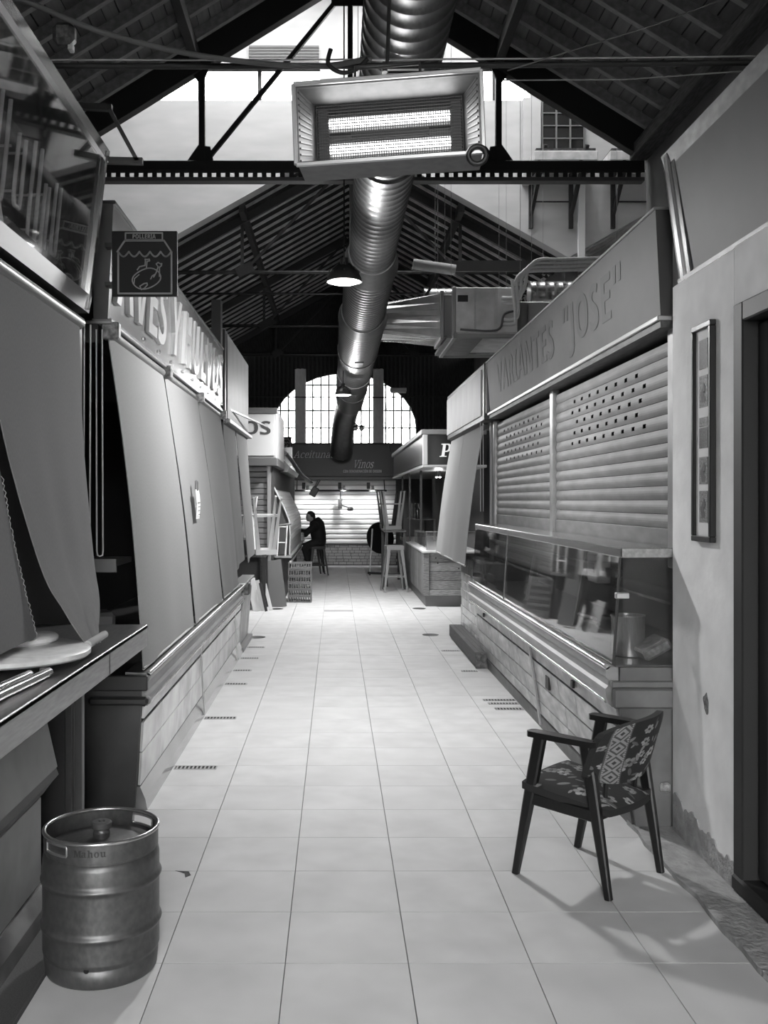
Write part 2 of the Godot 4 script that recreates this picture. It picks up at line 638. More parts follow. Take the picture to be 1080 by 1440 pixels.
	for s in shelf:
		var t = thing("bracket_shelf", s[0], "shelf", V((s[1] + s[2]) / 2, 5.7, ZW), "bracket shelves on the gable wall")
		boxpart("slab", s[1], s[2], 6.52, 6.66, ZW - 0.62, ZW, mat(0.78, 0.85, 0.0, "mottle"), t, 0.01)
		boxpart("slab_lip", s[1] + 0.03, s[2] - 0.03, 6.66, 6.70, ZW - 0.60, ZW, mat(0.35, 0.9, 0.0, "dirty", Vector3(2, 2, 2)), t)
		for x in s[3]:
			st = S()
			bx(st, x - 0.03, x + 0.03, 5.70, 6.55, ZW - 0.05, ZW)
			bar(st, V(x + 0.1, 6.75, ZW - 0.60), V(x, 5.9, ZW - 0.03), 0.05, 0.05)
			bx(st, x - 0.02, x + 0.02, 6.46, 6.52, ZW - 0.62, ZW)
			obj("bracket", st, steel, t)
		tubepart("tie_rod", [V(s[3][0], 6.1, ZW - 0.03), V(s[3][1], 6.1, ZW - 0.03)], 0.012, steel, t, 6)
	# white pipe casing down the gable wall
	st = S()
	bx(st, 3.63, 3.74, 5.25, 6.5, ZW - 0.06, ZW, 0.01)
	tag(obj("pipe_casing", st, mat(0.85, 0.7)), "white pipe casing running down the gable wall between bracket shelves", "pipe casing")

# ---------------------------------------------------------------- far hall
const ZB := 24.9
func roof2(x: float) -> float: return 7.1 - 0.562 * absf(x - XB)

func build_far_hall() -> void:
	var dark = mat(0.36, 0.9, 0.0, "mottle", Vector3(0.3, 0.3, 0.3))
	var st = S()
	bx(st, -3.2, -3.0, -0.012, 5.3, 15.05, 25.1)
	struct("wall_far_left", st, dark)
	st = S()
	bx(st, 3.5, 3.7, -0.012, 5.3, 15.05, 25.1)
	struct("wall_far_right", st, dark)
	st = S()
	for s in [-1.0, 1.0]:
		var a = Vector2(XB, roof2(XB) + 0.14)
		var b = Vector2(XB + s * 3.35, roof2(XB + 3.35) + 0.14)
		sweep(st, [a, b, b + Vector2(0, 0.12), a + Vector2(0, 0.12)], 15.05, 25.1)
		# the neighbouring aisles' roofs rise from the valleys
		var c = Vector2(XB + s * 3.25, 5.41)
		var e = Vector2(XB + s * 6.5, 7.24)
		sweep(st, [c, e, e + Vector2(0, 0.12), c + Vector2(0, 0.12)], 15.05, 20.0)
	bx(st, -7.2, -2.9, -0.012, 7.5, 19.8, 20.0)
	bx(st, 3.4, 7.2, -0.012, 7.5, 19.8, 20.0)
	bx(st, -7.2, -6.3, -0.012, 7.7, 15.05, 20.0)
	bx(st, 6.8, 7.2, -0.012, 7.7, 15.05, 20.0)
	var roof = struct("ceiling_far", st, mat(0.20, 0.9, 0.0, "grain", Vector3(2, 2, 0.3)))
	var wood = mat(0.86, 0.45, 0.0, "mottle", Vector3(1, 1, 3))
	for s in [-1.0, 1.0]:
		for i in 24:
			var z = 15.2 + i * 0.41
			barpart("joist", V(XB, roof2(XB) + 0.11, z), V(XB + s * 3.25, roof2(XB + 3.25) + 0.11, z), 0.035, 0.04, wood, roof)
		for i in 8:
			var z = 15.2 + i * 0.5
			barpart("joist", V(XB + s * 3.25, 5.32, z), V(XB + s * 6.5, 7.15, z), 0.06, 0.11, wood, roof)
		barpart("purlin", V(XB + s * 1.68, roof2(XB + 1.68) - 0.06, 15.05), V(XB + s * 1.68, roof2(XB + 1.68) - 0.06, 24.9), 0.09, 0.14, mat(0.22, 0.5), roof)
	# back wall with an arched window
	st = S()
	bx(st, -3.2, 3.7, -0.012, 3.04, ZB, ZB + 0.2)
	var poly = [Vector2(-3.2, 3.04), Vector2(-1.60, 3.04)]
	for i in 17:
		var a = PI - PI * i / 16.0
		poly.append(Vector2(0.22 + 1.82 * cos(a), 3.42 + 1.42 * sin(a)))
	poly.append_array([Vector2(2.04, 3.04), Vector2(3.7, 3.04), Vector2(3.7, 5.45), Vector2(XB, 7.4), Vector2(-3.2, 5.45)])
	wall_xy(st, poly, ZB, 0.2)
	var back = struct("wall_back", st, mat(0.30, 0.9, 0.0, "grain", Vector3(3, 0.3, 3)))
	for i in 44:   # upright battens on the back wall round the window
		var x = -2.05 + i * 0.105
		var e = 1.0 - pow((x - 0.22) / 1.82, 2.0)
		var y0 = 3.42 + 1.42 * sqrt(e) if e > 0.0 else 3.2
		if 5.25 - y0 > 0.1:
			boxpart("batten", x - 0.02, x + 0.02, y0 + 0.03, 5.25, ZB - 0.04, ZB, mat(0.27, 0.85), back)
	st = S()
	var arch = [Vector2(-1.60, 3.04)]
	for i in 17:
		var a = PI - PI * i / 16.0
		arch.append(Vector2(0.22 + 1.82 * cos(a), 3.42 + 1.42 * sin(a)))
	arch.append(Vector2(2.04, 3.04))
	wall_xy(st, arch, ZB + 0.12, 0.01)
	var win = struct("window_5", st, glass(0.95, 0.10))
	for i in 17:
		var x = -1.40 + i * 0.205
		var e = 1.0 - pow((x - 0.22) / 1.82, 2.0)
		boxpart("glazing_bar", x - 0.022, x + 0.022, 3.04, 3.42 + 1.42 * sqrt(maxf(e, 0.0)), ZB + 0.08, ZB + 0.12, mat(0.55, 0.6), win)
	for y in [3.46, 3.9, 4.55]:
		var hw = 1.82 * sqrt(maxf(0.0, 1.0 - pow(maxf(0.0, y - 3.42) / 1.42, 2.0)))
		boxpart("glazing_bar", 0.22 - hw, 0.22 + hw, y - 0.018, y + 0.018, ZB + 0.07, ZB + 0.12, mat(0.5, 0.6), win)
	for x in [-0.89, 1.08]:
		boxpart("pier", x - 0.14, x + 0.14, 3.04, 4.95, ZB - 0.05, ZB + 0.15, mat(0.93, 0.85, 0.0, "faint", Vector3(2, 1, 2)), win, 0.02)

# ---------------------------------------------------------------- shells that close the stalls at the back and on top
func build_stall_shells() -> void:
	var dark = mat(0.22, 0.9)
	for s in [["ceiling_stall", -3.3, -1.28, 2.66, 2.72, 1.0, 13.5], ["ceiling_stall", 1.76, 3.66, 2.66, 2.72, 0.5, 13.7]]:
		var st = S()
		bx(st, s[1], s[2], s[3], s[4], s[5], minf(s[6], 11.55))
		struct(s[0], st, dark)
	var st = S()
	bx(st, -3.3, -1.30, -0.012, 2.66, 4.92, 4.98)
	struct("wall_stall", st, dark)
	st = S()
	bx(st, -3.3, -1.20, -0.012, 2.66, 10.5, 10.56)
	struct("wall_stall", st, dark)
	st = S()
	bx(st, 1.72, 3.66, -0.012, 2.66, 10.5, 10.56)
	struct("wall_stall", st, dark)
	st = S()
	bx(st, -3.3, -1.15, -0.012, 2.66, 0.9, 1.0)
	struct("wall_stall", st, dark)

# ---------------------------------------------------------------- right stall: shuttered counter with glass case
# a slat of a roller shutter: curved, length along depth; holes are true openings
func slat_mesh(len: float, pitch: float, holes: Array) -> Mesh:
	var st = S()
	var prof = []   # outer curve from bottom to top; towards the aisle is -X
	for i in 7:
		var t = i / 6.0
		prof.append(Vector2(-0.009 * sin(PI * clampf(t * 1.08, 0.0, 1.0)), t * pitch))
	var strip = func(i0: int, i1: int, z0: float, z1: float):
		var poly = []
		for i in range(i0, i1 + 1):
			poly.append(prof[i])
		for i in range(i1, i0 - 1, -1):
			poly.append(prof[i] + Vector2(0.004, 0))
		sweep(st, poly, z0, z1)
	if holes.is_empty():
		strip.call(0, 6, 0.0, len)
	else:
		strip.call(0, 2, 0.0, len)
		strip.call(4, 6, 0.0, len)
		var z = 0.0
		for h in holes:
			strip.call(2, 4, z, h - 0.028)
			z = h + 0.028
		strip.call(2, 4, z, len)
	st.generate_normals()
	return st.commit()

func roller_shutter(called: String, label: String, x: float, y0: float, z0: float, z1: float, top: float, rows: int) -> Node3D:
	var t = thing(called, label, "shutter", V(x, y0, (z0 + z1) / 2), "steel shutters over the glass case")
	var steel = [mat(0.46, 0.6, 0.0, "mottle", Vector3(0.6, 2, 0.6)), mat(0.475, 0.58, 0.0, "mottle", Vector3(0.7, 2, 0.5)), mat(0.45, 0.62, 0.0, "mottle", Vector3(0.5, 2, 0.7))]
	var pitch = 0.0735
	var n = int((top - y0 - 0.10) / pitch)
	var plain = slat_mesh(z1 - z0, pitch - 0.003, [])
	boxpart("bottom_bar", x - 0.012, x + 0.012, y0, y0 + 0.098, z0, z1, steel[0], t, 0.003)
	for i in n:
		var shape = plain
		if i < n - 1 and i >= n - 1 - rows:
			var hs = []
			var shift = 0.07 * ((n - i) % 3)
			var z = 0.42 + shift
			while z < (z1 - z0) - 0.45:
				hs.append(z)
				z += 0.205
			shape = slat_mesh(z1 - z0, pitch - 0.003, hs)
		obj("slat", shape, steel[i % 3], t, Transform3D(Basis.IDENTITY, V(x, y0 + 0.10 + i * pitch, z0)))
	return t

func build_right_stall() -> void:
	var steel = mat(0.62, 0.32, 0.75, "brush", Vector3(0.3, 3, 0.3))
	var bright = mat(0.78, 0.18, 0.9)
	var z0 = 4.85
	var z1 = 9.85
	# --- base of the counter
	var t = thing("display_counter", "long panelled counter with steel lip below the glass case", "counter", V(1.5, 0, 7.35))
	var st = S()
	sweep(st, [Vector2(1.49, -0.012), Vector2(1.40, 0.60), Vector2(1.40, 0.78), Vector2(2.3, 0.78), Vector2(2.3, -0.012)], z0 + 0.01, z1)
	obj("body", st, mat(0.30, 0.8), t)
	st = S()
	sweep(st, [Vector2(1.36, 0.60), Vector2(1.345, 0.615), Vector2(1.332, 0.65), Vector2(1.328, 0.69), Vector2(1.342, 0.705), Vector2(1.342, 0.735), Vector2(1.33, 0.75), Vector2(1.33, 0.785), Vector2(1.345, 0.80), Vector2(1.42, 0.80), Vector2(1.42, 0.60)], z0, z1)
	obj("moulding", st, mat(0.56, 0.4, 0.3, "mottle", Vector3(0.5, 2, 0.5)), t)
	tubepart("rail", [V(1.335, 0.80, z0), V(1.335, 0.80, z1)], 0.016, bright, t)
	tubepart("rail", [V(1.345, 0.62, z0 + 0.05), V(1.345, 0.62, z1)], 0.010, bright, t)
	# sloping front: rows of panels with grooves between
	var pm = [mat(0.74, 0.30, 0.0, "dirty", Vector3(0.5, 1.5, 0.5)), mat(0.70, 0.32, 0.0, "dirty", Vector3(0.7, 1.2, 0.7)), mat(0.77, 0.28, 0.0, "dirty", Vector3(0.4, 1.1, 0.6))]
	var tilt = Basis(Vector3(0, 0, 1), atan((1.478 - 1.392) / 0.6))
	for row in [[0.505, 0.598, 5], [0.345, 0.490, 11], [0.205, 0.337, 4], [0.105, 0.200, 4]]:
		var n: int = row[2]
		for i in n:
			var a = z0 + 0.02 + (z1 - z0 - 0.04) * i / n
			var b = z0 + 0.02 + (z1 - z0 - 0.04) * (i + 1) / n
			var ym: float = (row[0] + row[1]) / 2
			var xm = 1.478 - (1.478 - 1.392) * ym / 0.6
			obj("panel", box_mesh(Vector3(0.008, (row[1] - row[0]) / 2, (b - a) / 2 - 0.002), 0.002), pm[(i + int(row[0] * 100)) % 3], t, Transform3D(tilt, V(xm, ym, (a + b) / 2)))
	obj("skirting", box_mesh(Vector3(0.012, 0.052, (z1 - z0) / 2), 0.002), mat(0.34, 0.4, 0.3, "dirty"), t, Transform3D(tilt, V(1.468, 0.045, (z0 + z1) / 2)))
	for z in [7.0]:
		st = S()
		bar(st, V(1.372, 0.60, z), V(1.452, 0.03, z - 0.02), 0.045, 0.012, 0.0, Vector3.LEFT)
		obj("cover_strip", st, mat(0.60, 0.4, 0.4), t)
	for h in [[1.378, 0.548, 5.75, 0.035], [1.404, 0.41, 6.55, 0.07], [1.378, 0.55, 9.2, 0.03]]:
		boxpart("socket", h[0] - 0.004, h[0] + 0.01, h[1] - h[3] * 0.6, h[1] + h[3] * 0.6, h[2] - h[3], h[2] + h[3] * 0.4, mat(0.10, 0.5), t)
	# end face towards the camera
	st = S()
	wall_xy(st, [Vector2(1.475, -0.012), Vector2(1.392, 0.60), Vector2(1.392, 0.80), Vector2(1.655, 0.80), Vector2(1.655, -0.012)], z0 - 0.03, 0.035)
	obj("end_panel", st, mat(0.40, 0.6, 0.0, "mottle"), t)
	st = S()
	bx(st, 1.345, 1.655, 0.705, 0.735, z0 - 0.055, z0 - 0.02, 0.004)
	bx(st, 1.355, 1.655, 0.60, 0.70, z0 - 0.05, z0 - 0.02, 0.01)
	obj("end_moulding", st, mat(0.44, 0.5, 0.2, "mottle"), t)
	boxpart("end_socket", 1.585, 1.635, 0.19, 0.24, z0 - 0.045, z0 - 0.03, mat(0.78, 0.6, 0.0, "dirty", Vector3(3, 3, 3)), t, 0.01)
	# --- glass case on the counter
	var g = thing("glass_display_case", "long empty glass display case under the steel shutters", "display case", V(1.5, 0.8, 7.35))
	boxpart("deck", 1.37, 2.05, 0.80, 0.812, z0 - 0.02, z1, mat(0.36, 0.35, 0.4, "brush", Vector3(0.5, 0.5, 2)), g, 0.003)
	st = S()
	bx(st, 1.395, 1.66, 1.335, 1.385, z0 - 0.03, z1, 0.006)
	obj("top_shelf", st, mat(0.68, 0.22, 0.8, "brush", Vector3(2, 2, 0.2)), g)
	obj("top_end_cap", box_mesh(Vector3(0.128, 0.022, 0.004), 0.001), mat(0.72, 0.25, 0.7, "brush"), g, Transform3D(Basis.IDENTITY, V(1.527, 1.36, z0 - 0.036)))
	var pane = glass(0.25, 0.12)
	for seg in [[z0, 8.0], [8.03, z1]]:
		st = S()
		sweep(st, [Vector2(1.366, 0.81), Vector2(1.372, 0.81), Vector2(1.406, 1.336), Vector2(1.400, 1.336)], seg[0], seg[1])
		obj("front_pane", st, pane, g)
	st = S()
	wall_xy(st, [Vector2(1.372, 0.81), Vector2(1.655, 0.81), Vector2(1.655, 1.335), Vector2(1.404, 1.335)], z0 - 0.012, 0.006)
	obj("end_pane", st, pane, g)
	st = S()
	bar(st, V(1.368, 0.81, z0), V(1.402, 1.336, z0), 0.012, 0.012)
	obj("corner_strip", st, mat(0.10, 0.5), g)
	st = S()
	bar(st, V(1.366, 0.81, 8.015), V(1.402, 1.336, 8.015), 0.02, 0.012)
	obj("pane_joint", st, mat(0.25, 0.4, 0.5), g)
	boxpart("clip", 1.375, 1.44, 1.135, 1.165, z0 - 0.025, z0 + 0.01, mat(0.75, 0.3, 0.7), g, 0.004)
	boxpart("back_panel", 2.02, 2.05, 0.81, 1.34, z0, z1, mat(0.16, 0.5), g)
	boxpart("inner_shelf", 1.75, 2.02, 1.07, 1.085, z0 + 0.3, z1 - 0.1, glass(0.6, 0.35), g)
	boxpart("inner_ledge", 1.52, 1.56, 1.20, 1.24, z0 + 0.5, z1 - 0.2, mat(0.25, 0.4, 0.4), g)
	boxpart("thermostat_box", 1.47, 1.55, 1.15, 1.32, 5.55, 5.75, mat(0.55, 0.5), g, 0.006)
	boxpart("thermostat_screen", 1.462, 1.472, 1.21, 1.26, 5.6, 5.7, mat(0.06, 0.3), g)
	for z in [6.4, 8.0]:
		st = S()
		bar(st, V(1.55, 0.81, z), V(1.64, 1.30, z), 0.03, 0.02)
		obj("upright", st, mat(0.45, 0.35, 0.6), g)
	# what stands inside
	st = S()
	var at = Transform3D(Basis.IDENTITY, V(1.52, 0.812, 5.12))
	lathe(st, [Vector2(0, 0.0), Vector2(0.075, 0.0), Vector2(0.082, 0.006), Vector2(0.086, 0.20), Vector2(0.09, 0.205), Vector2(0.09, 0.212), Vector2(0.083, 0.212), Vector2(0.08, 0.02), Vector2(0, 0.02)], 28, at)
	var pot = tag(obj("steel_pot", st, mat(0.72, 0.28, 0.8, "brush", Vector3(4, 0.5, 4))), "round steel pot standing inside the glass case", "pot")
	st = S()
	cbox(st, V(1.60, 0.875, 4.99), Vector3(0.075, 0.03, 0.10), Basis(Vector3(0, 0, 1), 0.5), 0.012)
	tag(obj("wrapped_packet", st, mat(0.66, 0.3, 0.0, "dirty", Vector3(4, 4, 4))), "small pale packet lying beside the steel pot", "packet")
	for i in 2:
		tag(tubepart("steel_rod", [V(1.46 + i * 0.02, 0.95 - i * 0.03, 5.55), V(1.47 + i * 0.02, 0.93 - i * 0.03, 5.95)], 0.012, bright), ["shiny steel rod lying in the glass case, upper of two", "shiny steel rod lying in the glass case, lower of two"][i], "rod", "steel rods in the glass case")
	# --- shutters, guides, fascia
	roller_shutter("roller_shutter", "grey slatted roller shutter between the white wall and the middle guide", 1.70, 1.375, 4.98, 7.56, 2.49, 5)
	roller_shutter("roller_shutter", "grey slatted roller shutter between the middle guide and the pale lightbox", 1.70, 1.375, 7.68, 10.35, 2.49, 5)
	var gm = mat(0.58, 0.4, 0.5, "mottle", Vector3(1, 1, 1))
	for gp in [[4.90, "shutter guide rail beside the white wall"], [7.62, "shutter guide rail between the two roller shutters"], [10.40, "shutter guide rail beside the dark lightbox end"]]:
		st = S()
		bx(st, 1.665, 1.725, 1.28, 2.52, gp[0] - 0.045, gp[0] + 0.045, 0.006)
		tag(obj("shutter_guide", st, gm), gp[1], "guide rail", "shutter guides")
	var fsc = thing("shop_fascia", "long grey shop fascia with faded lettering above the shutters", "sign", V(1.62, 2.5, 7.6))
	st = S()
	sweep(st, [Vector2(1.60, 2.53), Vector2(1.575, 3.05), Vector2(1.66, 3.05), Vector2(1.66, 2.53)], 4.85, 10.30)
	obj("panel", st, mat(0.235, 0.65, 0.0, "mottle", Vector3(0.35, 0.5, 0.35)), fsc)
	boxpart("bottom_trim", 1.585, 1.66, 2.505, 2.53, 4.85, 10.30, mat(0.66, 0.4, 0.2), fsc, 0.004)
	boxpart("top_trim", 1.565, 1.66, 3.05, 3.065, 4.85, 10.30, mat(0.52, 0.4, 0.3), fsc, 0.003)
	boxpart("end_trim", 1.57, 1.66, 2.53, 3.05, 10.28, 10.31, mat(0.35, 0.5), fsc, 0.003)
	boxpart("soffit", 1.60, 1.80, 2.47, 2.505, 4.85, 10.35, mat(0.36, 0.6, 0.0, "grain", Vector3(2, 2, 0.3)), fsc)
	var lean = (Vector3.UP + Vector3.LEFT * 0.048).normalized()
	text("VARIANTES  \"JOSE\"", mat(0.19, 0.65, 0.0, "mottle", Vector3(1.5, 1.5, 1.5)), fsc, V(1.585, 2.80, 7.55), Vector3(0, 0, 1), lean, 0.27, 4.2, false, 0.001)
	# stepping bench and tiled pier at the end of the counter
	var bench = thing("step_bench", "low dark wooden step against the tiled pier", "step", V(1.42, 0, 10.6))
	for i in 3:
		boxpart("plank", 1.345 + i * 0.05, 1.392 + i * 0.05, 0.02, 0.153, 9.5, 11.65, mat([0.27, 0.25, 0.285][i], 0.6, 0.0, "grain", Vector3(3, 3, 0.4)), bench, 0.003)
	boxpart("end_board", 1.347, 1.49, -0.0, 0.150, 9.47, 9.50, mat(0.42, 0.7, 0.0, "dirty", Vector3(3, 3, 3)), bench, 0.003)
	st = S()
	bx(st, 1.505, 1.70, -0.012, 0.98, 9.87, 11.80)
	var pier = struct("wall_tiled", st, mat(0.45, 0.8))
	var wt = [mat(0.72, 0.25, 0.0, "mottle"), mat(0.66, 0.28, 0.0, "mottle"), mat(0.76, 0.22, 0.0, "mottle")]
	var tm = box_mesh(Vector3(0.006, 0.047, 0.097), 0.003)
	for r in 10:
		for c in 9:
			var z = 9.97 + c * 0.2 + (0.1 if r % 2 == 1 else 0.0)
			if z < 11.75:
				obj("tile", tm, wt[rng.randi() % 3] if r < 8 else mat(0.30, 0.4, 0.0, "speck"), pier, Transform3D(Basis.IDENTITY, V(1.50, 0.04 + r * 0.098, z)))

# ---------------------------------------------------------------- right front: white wall with framed pictures, dark glass door, leaning lightbox
func build_right_front() -> void:
	var white = mat(0.90, 0.9, 0.0, "faint", Vector3(0.7, 0.7, 0.7), 0.15)
	var st = S()
	bx(st, 1.64, 1.80, -0.012, 2.66, 4.05, 4.80, 0.008)
	bx(st, 1.64, 1.80, 2.42, 2.66, 0.6, 4.05)
	bx(st, 1.64, 1.80, -0.012, 2.66, 0.6, 2.1)
	bx(st, 1.80, 3.66, -0.012, 2.66, 0.5, 0.6)
	var w = struct("wall_white", st, white)
	# bare cement where the plaster has come off near the floor: ragged patches lying on the wall
	st = S()
	var patch = [Vector2(4.03, 0.0)]
	for i in 41:
		patch.append(Vector2(4.03 + 0.75 * i / 40.0, 0.11 + 0.0022 * i + 0.016 * sin(i * 0.55) + 0.008 * sin(i * 1.7) + 0.004 * sin(i * 3.9)))
	patch.append(Vector2(4.78, 0.0))
	prism(st, patch, V(1.641, 0, 0), Vector3.FORWARD, Vector3.UP, -0.006)
	obj("bare_cement", st, mat(0.64, 0.95, 0.0, "mottle", Vector3(2.5, 2.5, 2.5), 0.6), w)
	st = S()
	patch = []
	for i in 40:
		var a = TAU * i / 40.0
		patch.append(Vector2(4.36 + (0.030 + 0.006 * sin(2.0 * a) + 0.004 * sin(5.0 * a)) * cos(a), 0.72 + (0.045 + 0.008 * cos(3.0 * a)) * sin(a)))
	prism(st, patch, V(1.6405, 0, 0), Vector3.FORWARD, Vector3.UP, -0.0015)
	obj("scuff", st, mat(0.56, 0.95, 0.0, "dirty", Vector3(5, 5, 5)), w)
	# framed strip of pictures
	var f = thing("picture_frame", "tall narrow black frame with a column of small pictures", "picture frame", V(1.63, 1.44, 4.36))
	var black = mat(0.08, 0.35)
	var z0 = 4.243
	var z1 = 4.470
	for r in [[1.435, 1.460, z0, z1], [2.375, 2.40, z0, z1], [1.46, 2.375, z0, z0 + 0.022], [1.46, 2.375, z1 - 0.022, z1]]:
		boxpart("frame_bar", 1.612, 1.64, r[0], r[1], r[2], r[3], black, f, 0.003)
	boxpart("mount", 1.628, 1.638, 1.46, 2.375, z0 + 0.022, z1 - 0.022, mat(0.84, 0.8), f)
	var pics = [[2.20, 2.33, 0.25], [2.03, 2.17, 0.58], [1.945, 1.985, 0.62], [1.85, 1.94, 0.40], [1.69, 1.81, 0.62], [1.52, 1.66, 0.64]]
	for i in pics.size():
		var p: Array = pics[i]
		var pm = mat(p[2], 0.6, 0.0, "dirty", Vector3(9 + i, 9 + i, 9 + i))
		var q = boxpart("picture", 1.626, 1.629, p[0], p[1], z0 + 0.065, z1 - 0.065, pm, f)
		if i in [1, 4, 5]:
			st = S()
			var ym: float = (p[0] + p[1]) / 2 - 0.01
			for k in 3:
				var fl = []
				for a in 12:
					fl.append(Vector2(4.356 + 0.012 * sin(k * 2.0) + (0.024 - 0.004 * k) * cos(TAU * a / 12.0), ym + (k - 1) * 0.022 + (0.018 + 0.006 * sin(a * 2.6)) * sin(TAU * a / 12.0)))
				prism(st, fl, V(1.626, 0, 0), Vector3.FORWARD, Vector3.UP, -0.0006 * (k + 1))
			obj("print", st, mat(0.32, 0.7), q)
	# dark framed glass door
	st = S()
	bx(st, 1.634, 1.78, 0.022, 2.42, 3.96, 4.05, 0.006)
	bx(st, 1.634, 1.78, 0.022, 2.42, 2.10, 2.18, 0.006)
	bx(st, 1.634, 1.78, 2.34, 2.42, 2.18, 3.96, 0.006)
	bx(st, 1.625, 1.78, 0.022, 0.09, 2.1, 4.05, 0.01)
	var d = struct("door_1", st, mat(0.10, 0.6))
	for r in [[0.10, 2.33, 3.86, 3.95], [0.10, 2.33, 2.20, 2.28], [2.25, 2.33, 2.28, 3.86], [0.10, 0.20, 2.28, 3.84], [0.80, 0.90, 2.28, 3.84]]:
		boxpart("stile", 1.695, 1.74, r[0], r[1], r[2], r[3], mat(0.10, 0.55), d, 0.008)
	boxpart("upper_pane", 1.715, 1.722, 0.90, 2.25, 2.28, 3.86, mat(0.30, 0.06), d)
	boxpart("lower_pane", 1.715, 1.722, 0.20, 0.80, 2.28, 3.84, mat(0.07, 0.08), d)
	st = S()
	bx(st, 1.712, 1.7145, 0.92, 1.62, 2.3, 3.82)
	obj("pasted_film", st, mat(0.50, 0.5), d)
	# leaning lightbox over door and wall
	var l = thing("lightbox_sign", "big blank grey lightbox leaning out above the dark glass door", "sign", V(1.65, 2.63, 3.2))
	st = S()
	sweep(st, [Vector2(1.672, 2.66), Vector2(1.585, 3.20), Vector2(1.90, 3.20), Vector2(1.90, 2.66)], 1.0, 4.60)
	obj("panel", st, mat(0.22, 0.6, 0.0, "mottle", Vector3(0.4, 0.4, 0.4)), l)
	var alu = mat(0.42, 0.5, 0.6, "brush", Vector3(2, 2, 0.3))
	st = S()
	sweep(st, [Vector2(1.655, 2.60), Vector2(1.645, 2.68), Vector2(1.672, 2.69), Vector2(1.72, 2.60)], 1.0, 4.74)
	obj("lower_trim", st, alu, l)
	st = S()
	sweep(st, [Vector2(1.592, 3.18), Vector2(1.565, 3.27), Vector2(1.70, 3.29), Vector2(1.70, 3.18)], 1.0, 4.74)
	obj("upper_trim", st, mat(0.40, 0.5, 0.3, "dirty", Vector3(2, 2, 1)), l)
	for q in [[4.60, 4.66, 0.0, 0.40], [4.66, 4.70, -0.012, 0.62], [4.70, 4.76, 0.004, 0.30]]:
		st = S()
		sweep(st, [Vector2(1.668 + q[2], 2.60), Vector2(1.575 + q[2], 3.26), Vector2(1.90, 3.26), Vector2(1.90, 2.60)], q[0], q[1])
		obj("corner_post", st, mat(q[3], 0.22, 0.7), l)
	# wooden soffit between lightbox and wall, spotlight fitting
	st = S()
	bx(st, 1.655, 1.80, 2.575, 2.60, 1.0, 4.80)
	struct("trim_5", st, mat(0.5, 0.6, 0.0, "grain", Vector3(2, 2, 0.3)))

# ---------------------------------------------------------------- corner at the end of the right stall: lightbox and hanging cloth
func build_right_corner() -> void:
	var l = thing("lightbox_sign", "blank white lightbox in a black frame above the right hanging cloth", "sign", V(1.6, 2.48, 12.0))
	boxpart("case", 1.56, 1.80, 2.46, 3.07, 10.34, 13.75, mat(0.07, 0.5), l, 0.01)
	boxpart("face", 1.545, 1.565, 2.52, 3.01, 10.50, 13.68, mat(0.64, 0.6, 0.0, "plank", Vector3(0.6, 0.1, 2.0)), l, 0.004)
	var c = thing("cloth_blind", "pale cloth blind hanging slanted below the white lightbox", "blind", V(1.5, 0.85, 12.0))
	for p in [[10.75, 12.35, 0], [12.37, 13.75, 1]]:
		var st = S()
		var fn = func(u: float, v: float) -> Vector3:
			var z: float = lerpf(p[0], p[1], u)
			var y = lerpf(2.47, 0.90, v)
			return V(1.62 - 0.215 * v - 0.02 * sin(PI * v) + 0.012 * sin(u * 9.0 + p[2]) * v, y, z)
		sheet(st, fn, 10, 12, Vector3(0.006, 0, 0))
		obj("cloth_panel", st, mat(0.56, 0.9, 0.0, "weave", Vector3(3, 0.6, 3)), c)
	tubepart("roller", [V(1.63, 2.47, 10.7), V(1.63, 2.47, 13.75)], 0.03, mat(0.3, 0.5), c)
	tubepart("hem_bar", [V(1.41, 0.905, 10.75), V(1.41, 0.905, 13.75)], 0.010, mat(0.6, 0.5), c)
	var st = S()
	bx(st, 1.66, 1.70, 0.98, 2.47, 10.58, 10.64)
	tag(obj("steel_post", st, mat(0.5, 0.35, 0.6)), "thin steel post beside the dark end of the lightbox", "post")
	st = S()
	for k in 2:
		tube(st, [V(1.56 + k * 0.03, 2.46, 10.62), V(1.56 + k * 0.03, 1.5, 10.60)], 0.004, 6)
	tag(obj("bead_chain", st, mat(0.6, 0.4)), "thin bead chain hanging beside the right cloth blind", "chain")

